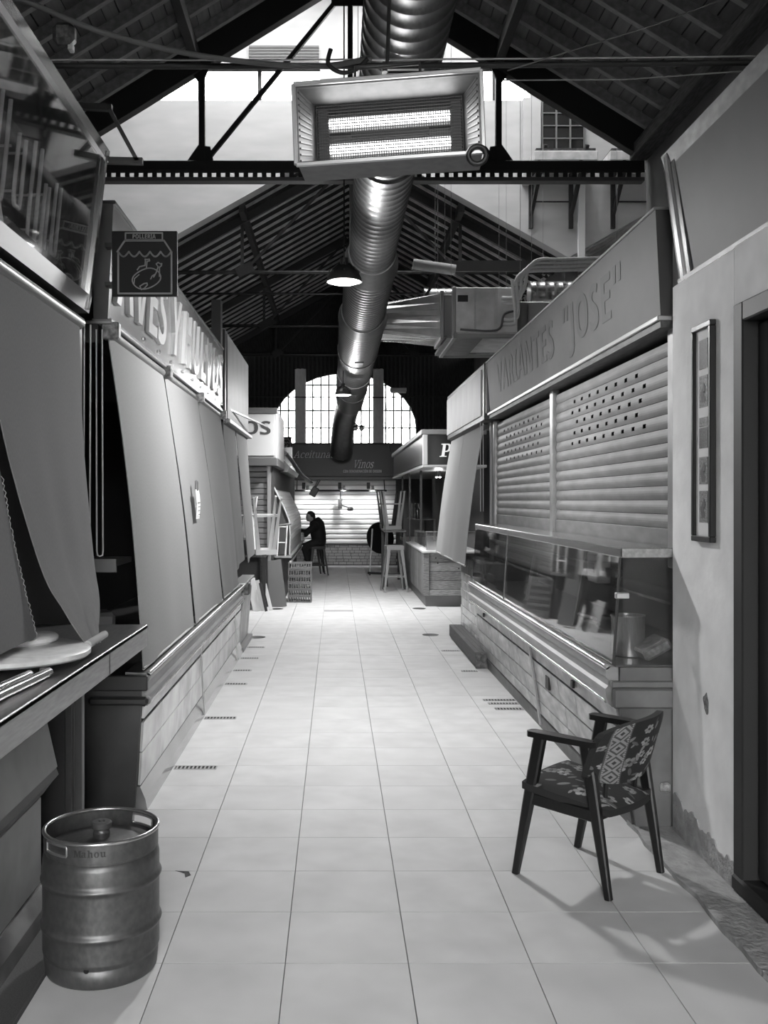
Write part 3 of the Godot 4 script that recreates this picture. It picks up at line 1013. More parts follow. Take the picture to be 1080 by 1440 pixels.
# ---------------------------------------------------------------- left stall: cloth blinds over a panelled counter
func build_left_stall() -> void:
	var bright = mat(0.78, 0.2, 0.85)
	var z0 = 5.15
	var z1 = 10.45
	var t = thing("display_counter", "long panelled counter with steel lip below the three cloth blinds", "counter", V(-1.05, 0, 7.8))
	var st = S()
	sweep(st, [Vector2(-1.045, -0.012), Vector2(-1.02, 0.54), Vector2(-1.02, 0.70), Vector2(-1.9, 0.70), Vector2(-1.9, -0.012)], z0 + 0.02, z1)
	obj("body", st, mat(0.30, 0.8), t)
	st = S()
	sweep(st, [Vector2(-1.10, 0.545), Vector2(-0.985, 0.545), Vector2(-0.969, 0.56), Vector2(-0.966, 0.585), Vector2(-0.975, 0.60), Vector2(-1.0, 0.605), Vector2(-1.0, 0.66), Vector2(-0.978, 0.672), Vector2(-0.967, 0.70), Vector2(-0.972, 0.715), Vector2(-1.10, 0.72)], z0, z1)
	obj("moulding", st, mat(0.55, 0.38, 0.4, "mottle", Vector3(0.5, 2, 0.5)), t)
	tubepart("rail", [V(-0.975, 0.715, z0), V(-0.975, 0.715, z1)], 0.013, bright, t)
	tubepart("bumper", [V(-0.978, 0.572, z0 - 0.01), V(-0.978, 0.572, z1)], 0.017, mat(0.70, 0.25, 0.7), t)
	var pm = [mat(0.80, 0.22, 0.0, "mottle", Vector3(0.6, 0.6, 0.6)), mat(0.77, 0.24, 0.0, "mottle", Vector3(0.8, 0.8, 0.8)), mat(0.82, 0.2, 0.0, "mottle", Vector3(0.5, 0.5, 0.5))]
	var tilt = Basis(Vector3(0, 0, 1), -atan(0.022 / 0.42))
	for row in [[0.475, 0.538, 3], [0.30, 0.455, 9], [0.125, 0.296, 9]]:
		var n: int = row[2]
		for i in n:
			var a = z0 + 0.01 + (z1 - z0 - 0.02) * i / n
			var b = z0 + 0.01 + (z1 - z0 - 0.02) * (i + 1) / n
			var ym: float = (row[0] + row[1]) / 2
			obj("panel", box_mesh(Vector3(0.007, (row[1] - row[0]) / 2, (b - a) / 2 - 0.0015), 0.0015), pm[(i * 2 + int(row[0] * 50)) % 3], t, Transform3D(tilt, V(-1.030 + 0.0524 * (ym - 0.118), ym, (a + b) / 2)))
	st = S()
	sweep(st, [Vector2(-1.06, 0.12), Vector2(-1.022, 0.12), Vector2(-0.995, 0.055), Vector2(-0.984, 0.0), Vector2(-1.06, 0.0)], z0, z1)
	obj("skirting", st, mat(0.74, 0.16, 0.6, "mottle", Vector3(0.4, 0.4, 0.4)), t)
	for z in [7.35, 9.85]:
		st = S()
		bar(st, V(-1.008, 0.545, z), V(-0.982, 0.02, z), 0.04, 0.010, 0.0, Vector3.RIGHT)
		obj("cover_strip", st, mat(0.55, 0.35, 0.5), t)
	st = S()
	wall_xy(st, [Vector2(-1.05, -0.012), Vector2(-1.012, 0.54), Vector2(-1.012, 0.70), Vector2(-1.30, 0.70), Vector2(-1.30, -0.012)], z0 - 0.03, 0.04)
	obj("end_panel", st, mat(0.24, 0.45, 0.0, "mottle"), t)
	st = S()
	bx(st, -1.28, -0.972, 0.555, 0.60, z0 - 0.06, z0 - 0.02, 0.012)
	bx(st, -1.28, -0.975, 0.63, 0.71, z0 - 0.05, z0 - 0.02, 0.006)
	prism(st, [Vector2(-1.27, 0.555), Vector2(-1.05, 0.555), Vector2(-1.27, 0.49)], V(0, 0, z0 - 0.045), Vector3.RIGHT, Vector3.UP, -0.02)
	obj("end_bracket", st, mat(0.26, 0.35, 0.5), t)
	# the three cloth blinds
	var cloth = mat(0.545, 0.9, 0.0, "weave", Vector3(2.5, 0.5, 2.5))
	var edges = [[5.15, 6.80, 5.15, 6.93], [6.835, 8.46, 7.02, 8.74], [8.50, 10.15, 8.90, 10.30]]
	var names = ["pale cloth blind beside the dark gap, first of three over the panelled counter", "pale cloth blind with a paper note clipped to it", "pale cloth blind beside the tall lightbox, last of three over the panelled counter"]
	for i in 3:
		var e: Array = edges[i]
		var c = thing("cloth_blind", names[i], "blind", V(-1.0, 0.73, (e[0] + e[1]) / 2), "cloth blinds of the left stalls")
		st = S()
		var fn = func(u: float, v: float) -> Vector3:
			var z = lerpf(lerpf(e[0], e[1], u), lerpf(e[2], e[3], u), v * v)
			var bulge = 0.03 * sin(PI * v) + 0.010 * sin(u * 7.0 + i * 2.0) * smoothstep(0.15, 0.6, v) + 0.007 * sin(u * 15.0 + i) * v
			return V(-1.19 + 0.185 * v + bulge * 0.8, lerpf(2.49, 0.735, v), z)
		sheet(st, fn, 22, 16, Vector3(-0.005, 0, 0))
		obj("cloth_panel", st, cloth, c)
		tubepart("hem_bar", [V(-1.004, 0.738, e[2]), V(-1.004, 0.738, e[3])], 0.008, mat(0.6, 0.6), c)
		tubepart("roller", [V(-1.20, 2.50, e[0]), V(-1.20, 2.50, e[1])], 0.028, mat(0.40, 0.5), c)
	# paper note held by a clip
	var n = thing("paper_note", "small white paper note clipped onto the middle cloth blind", "note", V(-1.045, 1.68, 7.45))
	st = S()
	var pf = func(u: float, v: float) -> Vector3: return V(-1.048 + 0.004 * v + 0.012 * sin(v * 2.6 + 0.4), lerpf(1.70, 1.48, v), lerpf(7.32, 7.50, u) + 0.03 * v)
	sheet(st, pf, 3, 6, Vector3(0.001, 0, 0))
	obj("sheet", st, mat(0.90, 0.8), n)
	for k in 4:
		boxpart("written_line", -1.031 + 0.002 * (k % 2), -1.0295 + 0.002 * (k % 2), 1.60 - 0.03 * k, 1.606 - 0.03 * k, 7.37 + 0.01 * k, 7.48, mat(0.35, 0.8), n)
	boxpart("clip", -1.056, -1.034, 1.69, 1.77, 7.38, 7.43, mat(0.45, 0.4, 0.5), n, 0.006)
	# ledge above the blinds, brackets
	var lg = thing("blind_ledge", "steel ledge with brackets above the three cloth blinds", "ledge", V(-1.2, 2.52, 7.8))
	boxpart("ledge", -1.30, -1.165, 2.535, 2.555, 5.12, 10.25, mat(0.62, 0.35, 0.5), lg, 0.004)
	boxpart("valance", -1.30, -1.235, 2.44, 2.535, 5.12, 10.25, mat(0.16, 0.6), lg)
	for z in [5.16, 6.82, 8.49, 10.2]:
		boxpart("bracket", -1.22, -1.13, 2.46, 2.55, z - 0.03, z + 0.03, mat(0.62, 0.5, 0.0, "dirty", Vector3(4, 4, 4)), lg, 0.008)
	# fascia with raised steel letters
	var fs = thing("letter_fascia", "shop fascia with tall raised steel letters above the cloth blinds", "sign", V(-1.2, 2.55, 7.6))
	st = S()
	sweep(st, [Vector2(-1.185, 2.56), Vector2(-1.155, 3.16), Vector2(-1.26, 3.16), Vector2(-1.26, 2.56)], 5.12, 10.10)
	obj("panel", st, mat(0.50, 0.25, 0.3, "mottle", Vector3(0.5, 0.5, 0.5)), fs)
	boxpart("top_trim", -1.27, -1.145, 3.16, 3.18, 5.12, 10.10, mat(0.40, 0.3, 0.6), fs, 0.004)
	boxpart("bottom_trim", -1.27, -1.165, 2.545, 2.565, 5.12, 10.10, mat(0.70, 0.25, 0.6), fs, 0.004)
	var lean = (Vector3.UP + Vector3.RIGHT * 0.05).normalized()
	text("AVES Y HUEVOS", mat(0.86, 0.22, 0.55), fs, V(-1.162, 2.855, 7.6), Vector3(0, 0, -1), lean, 0.40, 4.75, false, 0.035)
	for k in 9:   # little shiny fixings along the lower edge
		boxpart("fixing", -1.165, -1.14, 2.575, 2.60, 5.9 + k * 0.5, 5.93 + k * 0.5, bright, fs, 0.006)
	# shop emblem panel hanging out over the aisle, and its smaller sister further on
	pictogram("shop_emblem_sign", "square dark emblem panel reading POLLERIA with a line-drawn roast chicken", V(-0.98, 2.665, 5.06), 0.335, "POLLERÍA")
	pictogram("shop_emblem_sign", "small square dark emblem panel with a line-drawn chicken before the arched window", V(-1.06, 2.58, 20.0), 0.335, "")
	# bead chain loop in the gap, counter and things inside the dark stall
	st = S()
	tube(st, [V(-1.235, 2.50, 5.08), V(-1.232, 1.36, 5.08), V(-1.228, 1.335, 5.08), V(-1.215, 1.33, 5.08), V(-1.203, 1.335, 5.08), V(-1.20, 1.36, 5.08), V(-1.205, 2.50, 5.08)], 0.0045, 6)
	tag(obj("bead_chain", st, mat(0.72, 0.4)), "long bead chain loop hanging in the dark gap between blinds", "chain")
	var sh = thing("inner_shelf", "steel shelf inside the dark gap between the left stalls", "shelf", V(-1.5, 1.27, 5.4))
	boxpart("board", -1.95, -1.16, 1.27, 1.30, 5.2, 5.6, mat(0.45, 0.4, 0.4), sh)
	boxpart("lip", -1.95, -1.155, 1.24, 1.31, 5.18, 5.20, mat(0.42, 0.4, 0.4), sh)
	st = S()
	cbox(st, V(-1.32, 0.92, 5.3), Vector3(0.12, 0.10, 0.10), Basis(Vector3.UP, 0.4), 0.02)
	tag(obj("storage_box", st, mat(0.30, 0.6)), "dark storage box under the inner shelf of the left stall", "box")
	st = S()
	bx(st, -1.30, -1.26, 0.0, 2.5, 4.84, 4.90, 0.004)
	tag(obj("steel_post", st, mat(0.34, 0.35, 0.6)), "dark steel post at the gap between the left stalls", "post")

# a square panel with an outlined shop front and a roast chicken drawn in pale lines
func pictogram(called: String, label: String, at: Vector3, side: float, words: String) -> void:
	var t = thing(called, label, "sign", at - Vector3(0, side / 2, 0) + Vector3(0, side / 2, 0), "emblem panels of the poultry shops")
	var c = at + Vector3(0, side / 2, 0)
	obj("panel", box_mesh(Vector3(side / 2, side / 2, 0.012), 0.003), mat(0.055, 0.75), t, Transform3D(Basis.IDENTITY, c))
	var ink = mat(0.52, 0.5)
	var k = side / 2
	var line = func(nm: String, pts: Array, r: float):
		var st = S()
		for i in pts.size() - 1:
			var a: Vector3 = c + Vector3(pts[i].x * k, pts[i].y * k, 0.0135)
			var b: Vector3 = c + Vector3(pts[i + 1].x * k, pts[i + 1].y * k, 0.0135)
			var d = (b - a).normalized() * r * 0.5
			bar(st, a - d, b + d, r * 2, 0.003, 0.0, Vector3.BACK)
		obj(nm, st, ink, t)
	line.call("shop_outline", [Vector2(-0.80, 0.35), Vector2(-0.80, -0.92), Vector2(0.83, -0.92), Vector2(0.83, 0.35), Vector2(0.60, 0.70), Vector2(-0.60, 0.70), Vector2(-0.83, 0.35)], 0.0042)
	line.call("name_plate", [Vector2(-0.58, 0.72), Vector2(-0.58, 0.93), Vector2(0.55, 0.93), Vector2(0.55, 0.72), Vector2(-0.58, 0.72)], 0.0035)
	var sc = []
	for i in 41:
		var x = -0.80 + 1.62 * i / 40.0
		sc.append(Vector2(x, 0.36 - 0.15 * absf(sin(PI * 5.0 * i / 40.0))))
	line.call("awning_edge", sc, 0.0042)
	var body = []
	for i in 29:
		var a = TAU * i / 28.0
		body.append(Vector2(-0.02 + 0.44 * cos(a), -0.47 + (0.30 + 0.03 * sin(2.0 * a)) * sin(a)).rotated(0.18))
	line.call("chicken_body", body, 0.0028)
	line.call("chicken_leg", [Vector2(0.28, -0.42), Vector2(0.36, -0.28), Vector2(0.42, -0.10), Vector2(0.36, -0.02), Vector2(0.42, 0.03), Vector2(0.50, -0.02), Vector2(0.53, 0.0), Vector2(0.52, -0.07), Vector2(0.46, -0.12), Vector2(0.46, -0.40)], 0.0028)
	line.call("chicken_leg", [Vector2(-0.22, -0.20), Vector2(-0.15, -0.10), Vector2(0.02, -0.06), Vector2(0.03, 0.08), Vector2(0.02, 0.13), Vector2(0.08, 0.12), Vector2(0.15, 0.13), Vector2(0.16, 0.08), Vector2(0.08, 0.06), Vector2(0.06, -0.16)], 0.0028)
	line.call("chicken_wing", [Vector2(-0.10, -0.78), Vector2(-0.14, -0.70), Vector2(-0.02, -0.62), Vector2(0.08, -0.60), Vector2(0.09, -0.66), Vector2(0.0, -0.76), Vector2(-0.10, -0.80)], 0.0028)
	line.call("chicken_crease", [Vector2(-0.32, -0.62), Vector2(-0.30, -0.46), Vector2(-0.16, -0.34)], 0.0022)
	line.call("chicken_crease", [Vector2(0.19, -0.48), Vector2(0.24, -0.38), Vector2(0.34, -0.32)], 0.0022)
	if words != "":
		text(words, ink, t, c + Vector3(-0.015 * k, 0.825 * k, 0.013), Vector3.RIGHT, Vector3.UP, 0.022, 0.118, false, 0.003)
	for y in [-0.6, 0.6]:
		boxpart("wall_arm", c.x - k - 0.04, c.x - k + 0.01, c.y + y * k - 0.01, c.y + y * k + 0.01, -c.z + 0.002, -c.z + 0.08, mat(0.2, 0.5), t)

# ---------------------------------------------------------------- left front stall: steel shelf, cloths, boards, neon fascia
func build_left_front() -> void:
	var steel = mat(0.56, 0.30, 0.75, "brush", Vector3(2, 2, 0.2))
	var t = thing("bar_counter", "stainless steel bar counter with a deep shelf beside the keg", "counter", V(-1.1, 0, 3.0))
	var st = S()
	bx(st, -1.75, -0.908, 1.0, 1.02, 1.4, 4.75, 0.003)
	bx(st, -0.922, -0.908, 0.915, 1.018, 1.4, 4.75, 0.003)
	bx(st, -1.75, -0.91, 0.915, 1.018, 4.735, 4.75, 0.003)
	obj("shelf", st, steel, t)
	boxpart("shelf_seam", -0.9075, -0.9065, 0.917, 1.016, 3.955, 3.962, mat(0.2, 0.5), t)
	st = S()
	sweep(st, [Vector2(-1.13, 0.90), Vector2(-1.135, 0.77), Vector2(-1.09, 0.575), Vector2(-1.5, 0.575), Vector2(-1.5, 0.90)], 1.4, 3.86)
	obj("upper_panel", st, mat(0.50, 0.35, 0.4, "mottle", Vector3(0.7, 0.7, 0.7)), t)
	st = S()
	sweep(st, [Vector2(-1.095, 0.57), Vector2(-1.085, 0.545), Vector2(-1.115, 0.51), Vector2(-1.145, 0.47), Vector2(-1.4, 0.47), Vector2(-1.4, 0.57)], 1.4, 3.86)
	obj("ledge", st, mat(0.40, 0.4, 0.5), t)
	for i in 3:
		boxpart("lower_panel", -1.17, -1.148, 0.13, 0.465, 1.42 + i * 0.81, 1.42 + i * 0.81 + 0.80, mat([0.47, 0.50, 0.48][i], 0.4, 0.3, "mottle"), t, 0.004)
	st = S()
	sweep(st, [Vector2(-1.19, 0.13), Vector2(-1.14, 0.13), Vector2(-1.11, 0.07), Vector2(-1.10, 0.018), Vector2(-1.19, 0.018)], 1.4, 3.86)
	obj("skirting", st, mat(0.66, 0.22, 0.7, "dirty", Vector3(1, 1, 0.6)), t)
	boxpart("body", -1.7, -1.17, 0.018, 0.90, 1.4, 3.86, mat(0.26, 0.7), t)
	boxpart("recess_panel", -1.7, -1.235, 0.0, 0.92, 4.60, 4.63, mat(0.36, 0.5, 0.3), t)
	for x in [-1.235, -1.19]:
		boxpart("leg", x - 0.018, x + 0.018, 0.018, 0.915, 4.55, 4.60, mat(0.40, 0.35, 0.5), t, 0.004)
	# steel rails lying on the shelf
	for i in 2:
		tag(tubepart("steel_rail", [V(-1.08 + i * 0.05, 1.037, 2.5), V(-1.02 + i * 0.05, 1.037, 3.28 + i * 0.05)], 0.016, mat(0.80, 0.15, 0.9)), ["shiny steel rail on the bar shelf beside the round boards", "shiny steel rail on the bar shelf edge, outer of two"][i], "rail", "steel rails on the bar shelf")
	# round plastic cutting boards pinning the cloth down
	var pl = mat(0.84, 0.45, 0.0, "mottle", Vector3(3, 3, 3))
	st = S()
	lathe(st, [Vector2(0, 0), Vector2(0.312, 0), Vector2(0.322, 0.008), Vector2(0.322, 0.022), Vector2(0.312, 0.03), Vector2(0, 0.03)], 44, Transform3D(Basis(Vector3(0, 0, 1), 0.0), V(-1.215, 1.053, 3.56)))
	tag(obj("cutting_board", st, pl), "large round white cutting board on the bar shelf", "cutting board", "cutting boards on the bar shelf")
	st = S()
	lathe(st, [Vector2(0, 0), Vector2(0.150, 0), Vector2(0.158, 0.008), Vector2(0.158, 0.020), Vector2(0.150, 0.027), Vector2(0, 0.027)], 32, Transform3D(Basis.IDENTITY, V(-1.21, 1.083, 3.72)))
	tag(obj("cutting_board", st, pl), "small round white cutting board lying on the larger one", "cutting board", "cutting boards on the bar shelf")
	st = S()
	lathe(st, [Vector2(0, 0), Vector2(0.016, 0), Vector2(0.016, 0.033), Vector2(0, 0.033)], 14, Transform3D(Basis.IDENTITY, V(-0.985, 1.02, 3.33)))
	tag(obj("rubber_foot", st, mat(0.30, 0.7)), "small dark rubber stop propping up the round cutting board", "stop")
	# blind pulled in and rolled up on the shelf
	var cloth = mat(0.46, 0.92, 0.0, "weave", Vector3(2.5, 0.5, 2.5))
	var keys = [[2.43, -1.19, 3.34, 4.58], [1.92, -1.165, 3.41, 4.55], [1.39, -1.09, 3.62, 4.44], [1.20, -1.02, 3.70, 4.26], [1.10, -0.965, 3.72, 3.98], [1.068, -0.935, 3.72, 3.86]]
	var key_at = func(v: float) -> Array:
		var f = v * (keys.size() - 1)
		var i = mini(int(f), keys.size() - 2)
		var w = f - i
		var p0: Array = keys[maxi(i - 1, 0)]
		var p1: Array = keys[i]
		var p2: Array = keys[i + 1]
		var p3: Array = keys[mini(i + 2, keys.size() - 1)]
		var out = []
		for k in 4:
			out.append(cubic_interpolate(p1[k], p2[k], p0[k], p3[k], w))
		return out
	var c1 = thing("cloth_blind", "grey cloth blind drawn together on the bar shelf over a cutting board", "blind", V(-1.1, 1.07, 3.9), "cloth blinds of the left stalls")
	st = S()
	var f1 = func(u: float, v: float) -> Vector3:
		var k: Array = key_at.call(v)
		var wave = 0.014 * sin(u * 10.0) * v + 0.008 * sin(u * 21.0 + 1.0) * v
		return V(k[1] + wave + 0.02 * sin(PI * u) * v, k[0], lerpf(k[2], k[3], u))
	sheet(st, f1, 24, 30, Vector3(-0.005, 0, 0))
	obj("cloth_panel", st, cloth, c1)
	tubepart("hem_bar", [V(-0.932, 1.075, 3.70), V(-0.925, 1.082, 3.94)], 0.016, mat(0.64, 0.85), c1)
	tubepart("roller", [V(-1.205, 2.45, 3.335), V(-1.205, 2.45, 4.62)], 0.032, mat(0.34, 0.4), c1)
	var c2 = thing("cloth_blind", "dark grey cloth blind with a frayed edge beside the cutting boards", "blind", V(-1.15, 1.09, 3.0), "cloth blinds of the left stalls")
	st = S()
	var f2 = func(u: float, v: float) -> Vector3:
		var ze: float = lerpf(3.30, 3.62, pow(v, 1.6))
		return V(-1.19 + 0.095 * v * v + 0.006 * sin(u * 12.0) * v, lerpf(2.42, 1.115, v), lerpf(1.9, ze, u))
	sheet(st, f2, 14, 16, Vector3(-0.005, 0, 0))
	obj("cloth_panel", st, mat(0.44, 0.92, 0.0, "weave", Vector3(2.5, 0.5, 2.5)), c2)
	tubepart("roller", [V(-1.205, 2.45, 1.6), V(-1.205, 2.45, 3.325)], 0.032, mat(0.34, 0.4), c2)
	st = S()
	rng.seed = 21
	for k in 26:
		var v = 0.55 + 0.45 * k / 26.0
		var p: Vector3 = f2.call(1.0, v)
		tube(st, [p, p + Vector3(0.004, -0.008, -0.008) * rng.randf_range(0.6, 1.6), p + Vector3(0.002, -0.03, -0.004 + rng.randf_range(-0.01, 0.006))], 0.0015, 4)
	var fr = obj("frayed_threads", st, mat(0.6, 0.9), c2)
	fr.set_meta("kind", "stuff")
	for q in [["bead chain hanging beside the drawn cloth blind", -1.19, 4.66]]:
		st = S()
		for k in 2:
			tube(st, [V(q[1] + k * 0.03, 2.45, q[2]), V(q[1] + k * 0.03 - 0.004, 1.25, q[2])], 0.004, 6)
		tag(obj("bead_chain", st, mat(0.62, 0.4)), q[0], "chain")
	# fascia: glazed box leaning out with neon tubing inside
	var fs = thing("neon_sign_box", "glazed sign box with unlit neon tubing leaning out over the bar", "sign", V(-1.2, 2.53, 3.2))
	st = S()
	sweep(st, [Vector2(-1.45, 2.58), Vector2(-1.43, 2.58), Vector2(-1.37, 3.26), Vector2(-1.39, 3.26)], 1.0, 4.66)
	obj("back_panel", st, mat(0.26, 0.35), fs)
	var chrome = mat(0.72, 0.14, 0.9)
	st = S()
	sweep(st, [Vector2(-1.19, 2.52), Vector2(-1.175, 2.60), Vector2(-1.22, 2.61), Vector2(-1.45, 2.60), Vector2(-1.45, 2.52)], 1.0, 4.75)
	obj("lower_frame", st, mat(0.34, 0.5, 0.5), fs)
	st = S()
	sweep(st, [Vector2(-1.118, 3.235), Vector2(-1.095, 3.25), Vector2(-1.088, 3.30), Vector2(-1.13, 3.32), Vector2(-1.39, 3.30), Vector2(-1.39, 3.235)], 1.0, 4.75)
	obj("upper_frame", st, mat(0.66, 0.16, 0.85), fs)
	st = S()
	sweep(st, [Vector2(-1.197, 2.60), Vector2(-1.191, 2.60), Vector2(-1.112, 3.24), Vector2(-1.118, 3.24)], 1.0, 4.66)
	obj("pane", st, glass(0.2, 0.08), fs)
	for q in [[4.63, 4.68, 0.0], [4.68, 4.715, -0.012], [4.715, 4.76, 0.006]]:
		st = S()
		sweep(st, [Vector2(-1.19 - q[2], 2.53), Vector2(-1.10 - q[2], 3.28), Vector2(-1.40, 3.28), Vector2(-1.44, 2.53)], q[0], q[1])
		obj("corner_post", st, mat(0.70 if q[2] < 0.0 else 0.44, 0.16, 0.85), fs)
	var neon = mat(0.80, 0.25)
	var tubes = [[3.34, 0.10, 2.92, 3.16], [3.50, 0.08, 2.82, 3.12], [3.70, 0.09, 2.78, 3.16], [3.92, 0.08, 2.80, 3.08], [4.12, 0.09, 2.70, 3.12], [4.30, 0.05, 2.68, 3.0], [4.45, 0.07, 2.74, 3.05], [3.05, 0.1, 2.8, 3.15], [2.8, 0.1, 2.8, 3.15], [2.5, 0.1, 2.8, 3.15]]
	for q in tubes:
		var x0: float = -1.30 + 0.09 * (q[2] - 2.6)
		var x1: float = -1.30 + 0.09 * (q[3] - 2.6)
		tubepart("neon_tube", curve([V(x1, q[3], q[0]), V(x0, q[2] + 0.03, q[0]), V(x0, q[2], q[0] + q[1] * 0.5), V(x0, q[2] + 0.03, q[0] + q[1]), V(x1, q[3], q[0] + q[1])], 5), 0.009, neon, fs, 8)
		for y in [q[2] + 0.05, q[3] - 0.05]:
			tubepart("standoff", [V(-1.40, y, q[0]), V(-1.29, y, q[0])], 0.006, mat(0.8, 0.2), fs, 6)
	# things lying behind the glass: paper rolls and old bulbs
	st = S()
	lathe(st, [Vector2(0, 0), Vector2(0.045, 0), Vector2(0.05, 0.01), Vector2(0.045, 0.12), Vector2(0, 0.125)], 16, Transform3D(Basis(Vector3(1, 0, 0), 0.3), V(-1.30, 2.62, 3.72)))
	tag(obj("paper_roll", st, mat(0.80, 0.6)), "pale paper roll standing in the bottom of the neon sign box", "paper roll")
	# small steel arm on top of the corner
	var arm = thing("sign_arm", "thin steel arm bracket on the corner of the neon sign box", "bracket", V(-1.08, 3.26, 4.8))
	barpart("upright", V(-1.10, 3.52, 4.80), V(-0.965, 3.27, 4.80), 0.03, 0.02, mat(0.30, 0.4, 0.5), arm)
	barpart("crossbar", V(-1.16, 3.275, 4.80), V(-0.94, 3.27, 4.80), 0.03, 0.03, mat(0.22, 0.5), arm)
	barpart("stay", V(-1.30, 3.54, 4.80), V(-1.09, 3.53, 4.80), 0.03, 0.03, mat(0.12, 0.5), arm)

# ---------------------------------------------------------------- corner at the end of the left stall
func build_left_corner() -> void:
	var l = thing("lightbox_sign", "tall pale lightbox above the dark cloth blind on the left", "sign", V(-1.25, 2.5, 12.0))
	boxpart("case", -1.45, -1.21, 2.50, 3.50, 10.75, 13.5, mat(0.08, 0.5), l, 0.01)
	boxpart("face", -1.215, -1.195, 2.53, 3.47, 10.9, 13.48, mat(0.44, 0.6, 0.0, "plank", Vector3(0.6, 0.1, 2.0)), l, 0.004)
	boxpart("bottom_frame", -1.25, -1.15, 2.47, 2.51, 10.75, 13.6, mat(0.60, 0.3, 0.5), l, 0.004)
	boxpart("post", -1.32, -1.22, 2.45, 3.75, 10.45, 10.62, mat(0.09, 0.5), l)
	barpart("arm", V(-1.25, 2.66, 10.9), V(-0.95, 2.64, 13.6), 0.02, 0.02, mat(0.4, 0.4), l)
	var c = thing("cloth_blind", "dark narrow cloth blind hanging below the tall lightbox", "blind", V(-1.1, 0.95, 12.0), "cloth blinds of the left stalls")
	for p in [[10.55, 11.85, 0.0], [11.95, 13.4, 1.0]]:
		var st = S()
		var fn = func(u: float, v: float) -> Vector3:
			return V(-1.21 + 0.14 * v * (1.0 - 0.25 * u) + 0.012 * sin(u * 8.0 + p[2]) * v, lerpf(2.47, 0.86 + 0.05 * u, v), lerpf(p[0], p[1], u))
		sheet(st, fn, 10, 12, Vector3(-0.005, 0, 0))
		obj("cloth_panel", st, mat(0.46, 0.9, 0.0, "weave", Vector3(3, 0.6, 3)), c)
	tubepart("roller", [V(-1.22, 2.48, 10.5), V(-1.22, 2.48, 13.45)], 0.025, mat(0.25, 0.5), c)
	# short counter length with upright boards and a steel end cap
	var t = thing("end_counter", "short slanted counter end of upright boards past the long left counter", "counter", V(-1.05, 0, 11.0))
	var st = S()
	sweep(st, [Vector2(-1.05, -0.012), Vector2(-1.0, 0.62), Vector2(-1.0, 0.72), Vector2(-1.19, 0.72), Vector2(-1.19, -0.012)], 10.47, 11.60)
	obj("body", st, mat(0.28, 0.8), t)
	var tilt = Basis(Vector3(0, 0, 1), -atan(0.05 / 0.62))
	for i in 4:
		obj("board", box_mesh(Vector3(0.008, 0.285, 0.128), 0.003), mat([0.66, 0.60, 0.69, 0.63][i], 0.4, 0.0, "mottle"), t, Transform3D(tilt, V(-1.015, 0.345, 10.62 + i * 0.27)))
	boxpart("cap", -1.06, -0.93, 0.60, 0.73, 10.60, 10.80, mat(0.45, 0.5, 0.3, "dirty", Vector3(3, 3, 3)), t, 0.01)
	boxpart("top", -1.10, -0.955, 0.72, 0.745, 10.47, 11.6, mat(0.66, 0.3, 0.5), t, 0.004)
	boxpart("plinth", -1.06, -0.98, -0.0, 0.05, 10.47, 11.62, mat(0.5, 0.4, 0.3), t, 0.004)

# ---------------------------------------------------------------- bar stool of pressed sheet metal, built at the origin
func make_stool(called: String, label: String, m: Material, high: float, group: String) -> Node3D:
	var t = thing(called, label, "stool", Vector3.ZERO, group)
	var st = S()
	cbox(st, Vector3(0, high - 0.012, 0), Vector3(0.155, 0.012, 0.155), Basis.IDENTITY, 0.009)
	obj("seat", st, m, t)
	st = S()
	for s in [-1.0, 1.0]:
		cbox(st, Vector3(s * 0.150, high - 0.045, 0), Vector3(0.004, 0.03, 0.15))
		cbox(st, Vector3(0, high - 0.045, s * 0.150), Vector3(0.15, 0.03, 0.004))
	obj("seat_skirt", st, m, t)
	for s in [Vector2(-1, -1), Vector2(1, -1), Vector2(1, 1), Vector2(-1, 1)]:
		var a = Vector3(s.x * 0.140, high - 0.02, s.y * 0.140)
		var b = Vector3(s.x * 0.215, 0.012, s.y * 0.215)
		st = S()
		var d = (b - a)
		var wide = 0.062
		for side in 2:   # an angle profile, wide at the seat and narrow at the foot
			var u = Vector3(-s.x, 0, 0) if side == 0 else Vector3(0, 0, -s.y)
			var nrm = Vector3(0, 0, s.y) if side == 0 else Vector3(s.x, 0, 0)
			var q = [a, a + u * wide, b + u * 0.028, b]
			var mid: Vector3 = (q[0] + q[1] + q[2] + q[3]) / 4.0 - nrm * 0.002
			quad_from(st, mid - nrm * 0.01, q[0], q[1], q[2], q[3])
			for k in 4:
				q[k] = q[k] - nrm * 0.004
			quad_from(st, mid + nrm * 0.01, q[0], q[1], q[2], q[3])
		cbox(st, b - Vector3(s.x * 0.012, 0.004, s.y * 0.012), Vector3(0.016, 0.008, 0.016))
		obj("leg", st, m, t)
	var y = high * 0.33
	var w = lerpf(0.21, 0.145, y / high) - 0.006
	for k in 4:
		var p = [Vector3(-w, y, -w), Vector3(w, y, -w), Vector3(w, y, w), Vector3(-w, y, w)]
		barpart("footrest", p[k], p[(k + 1) % 4], 0.008, 0.022, m, t)
	return t

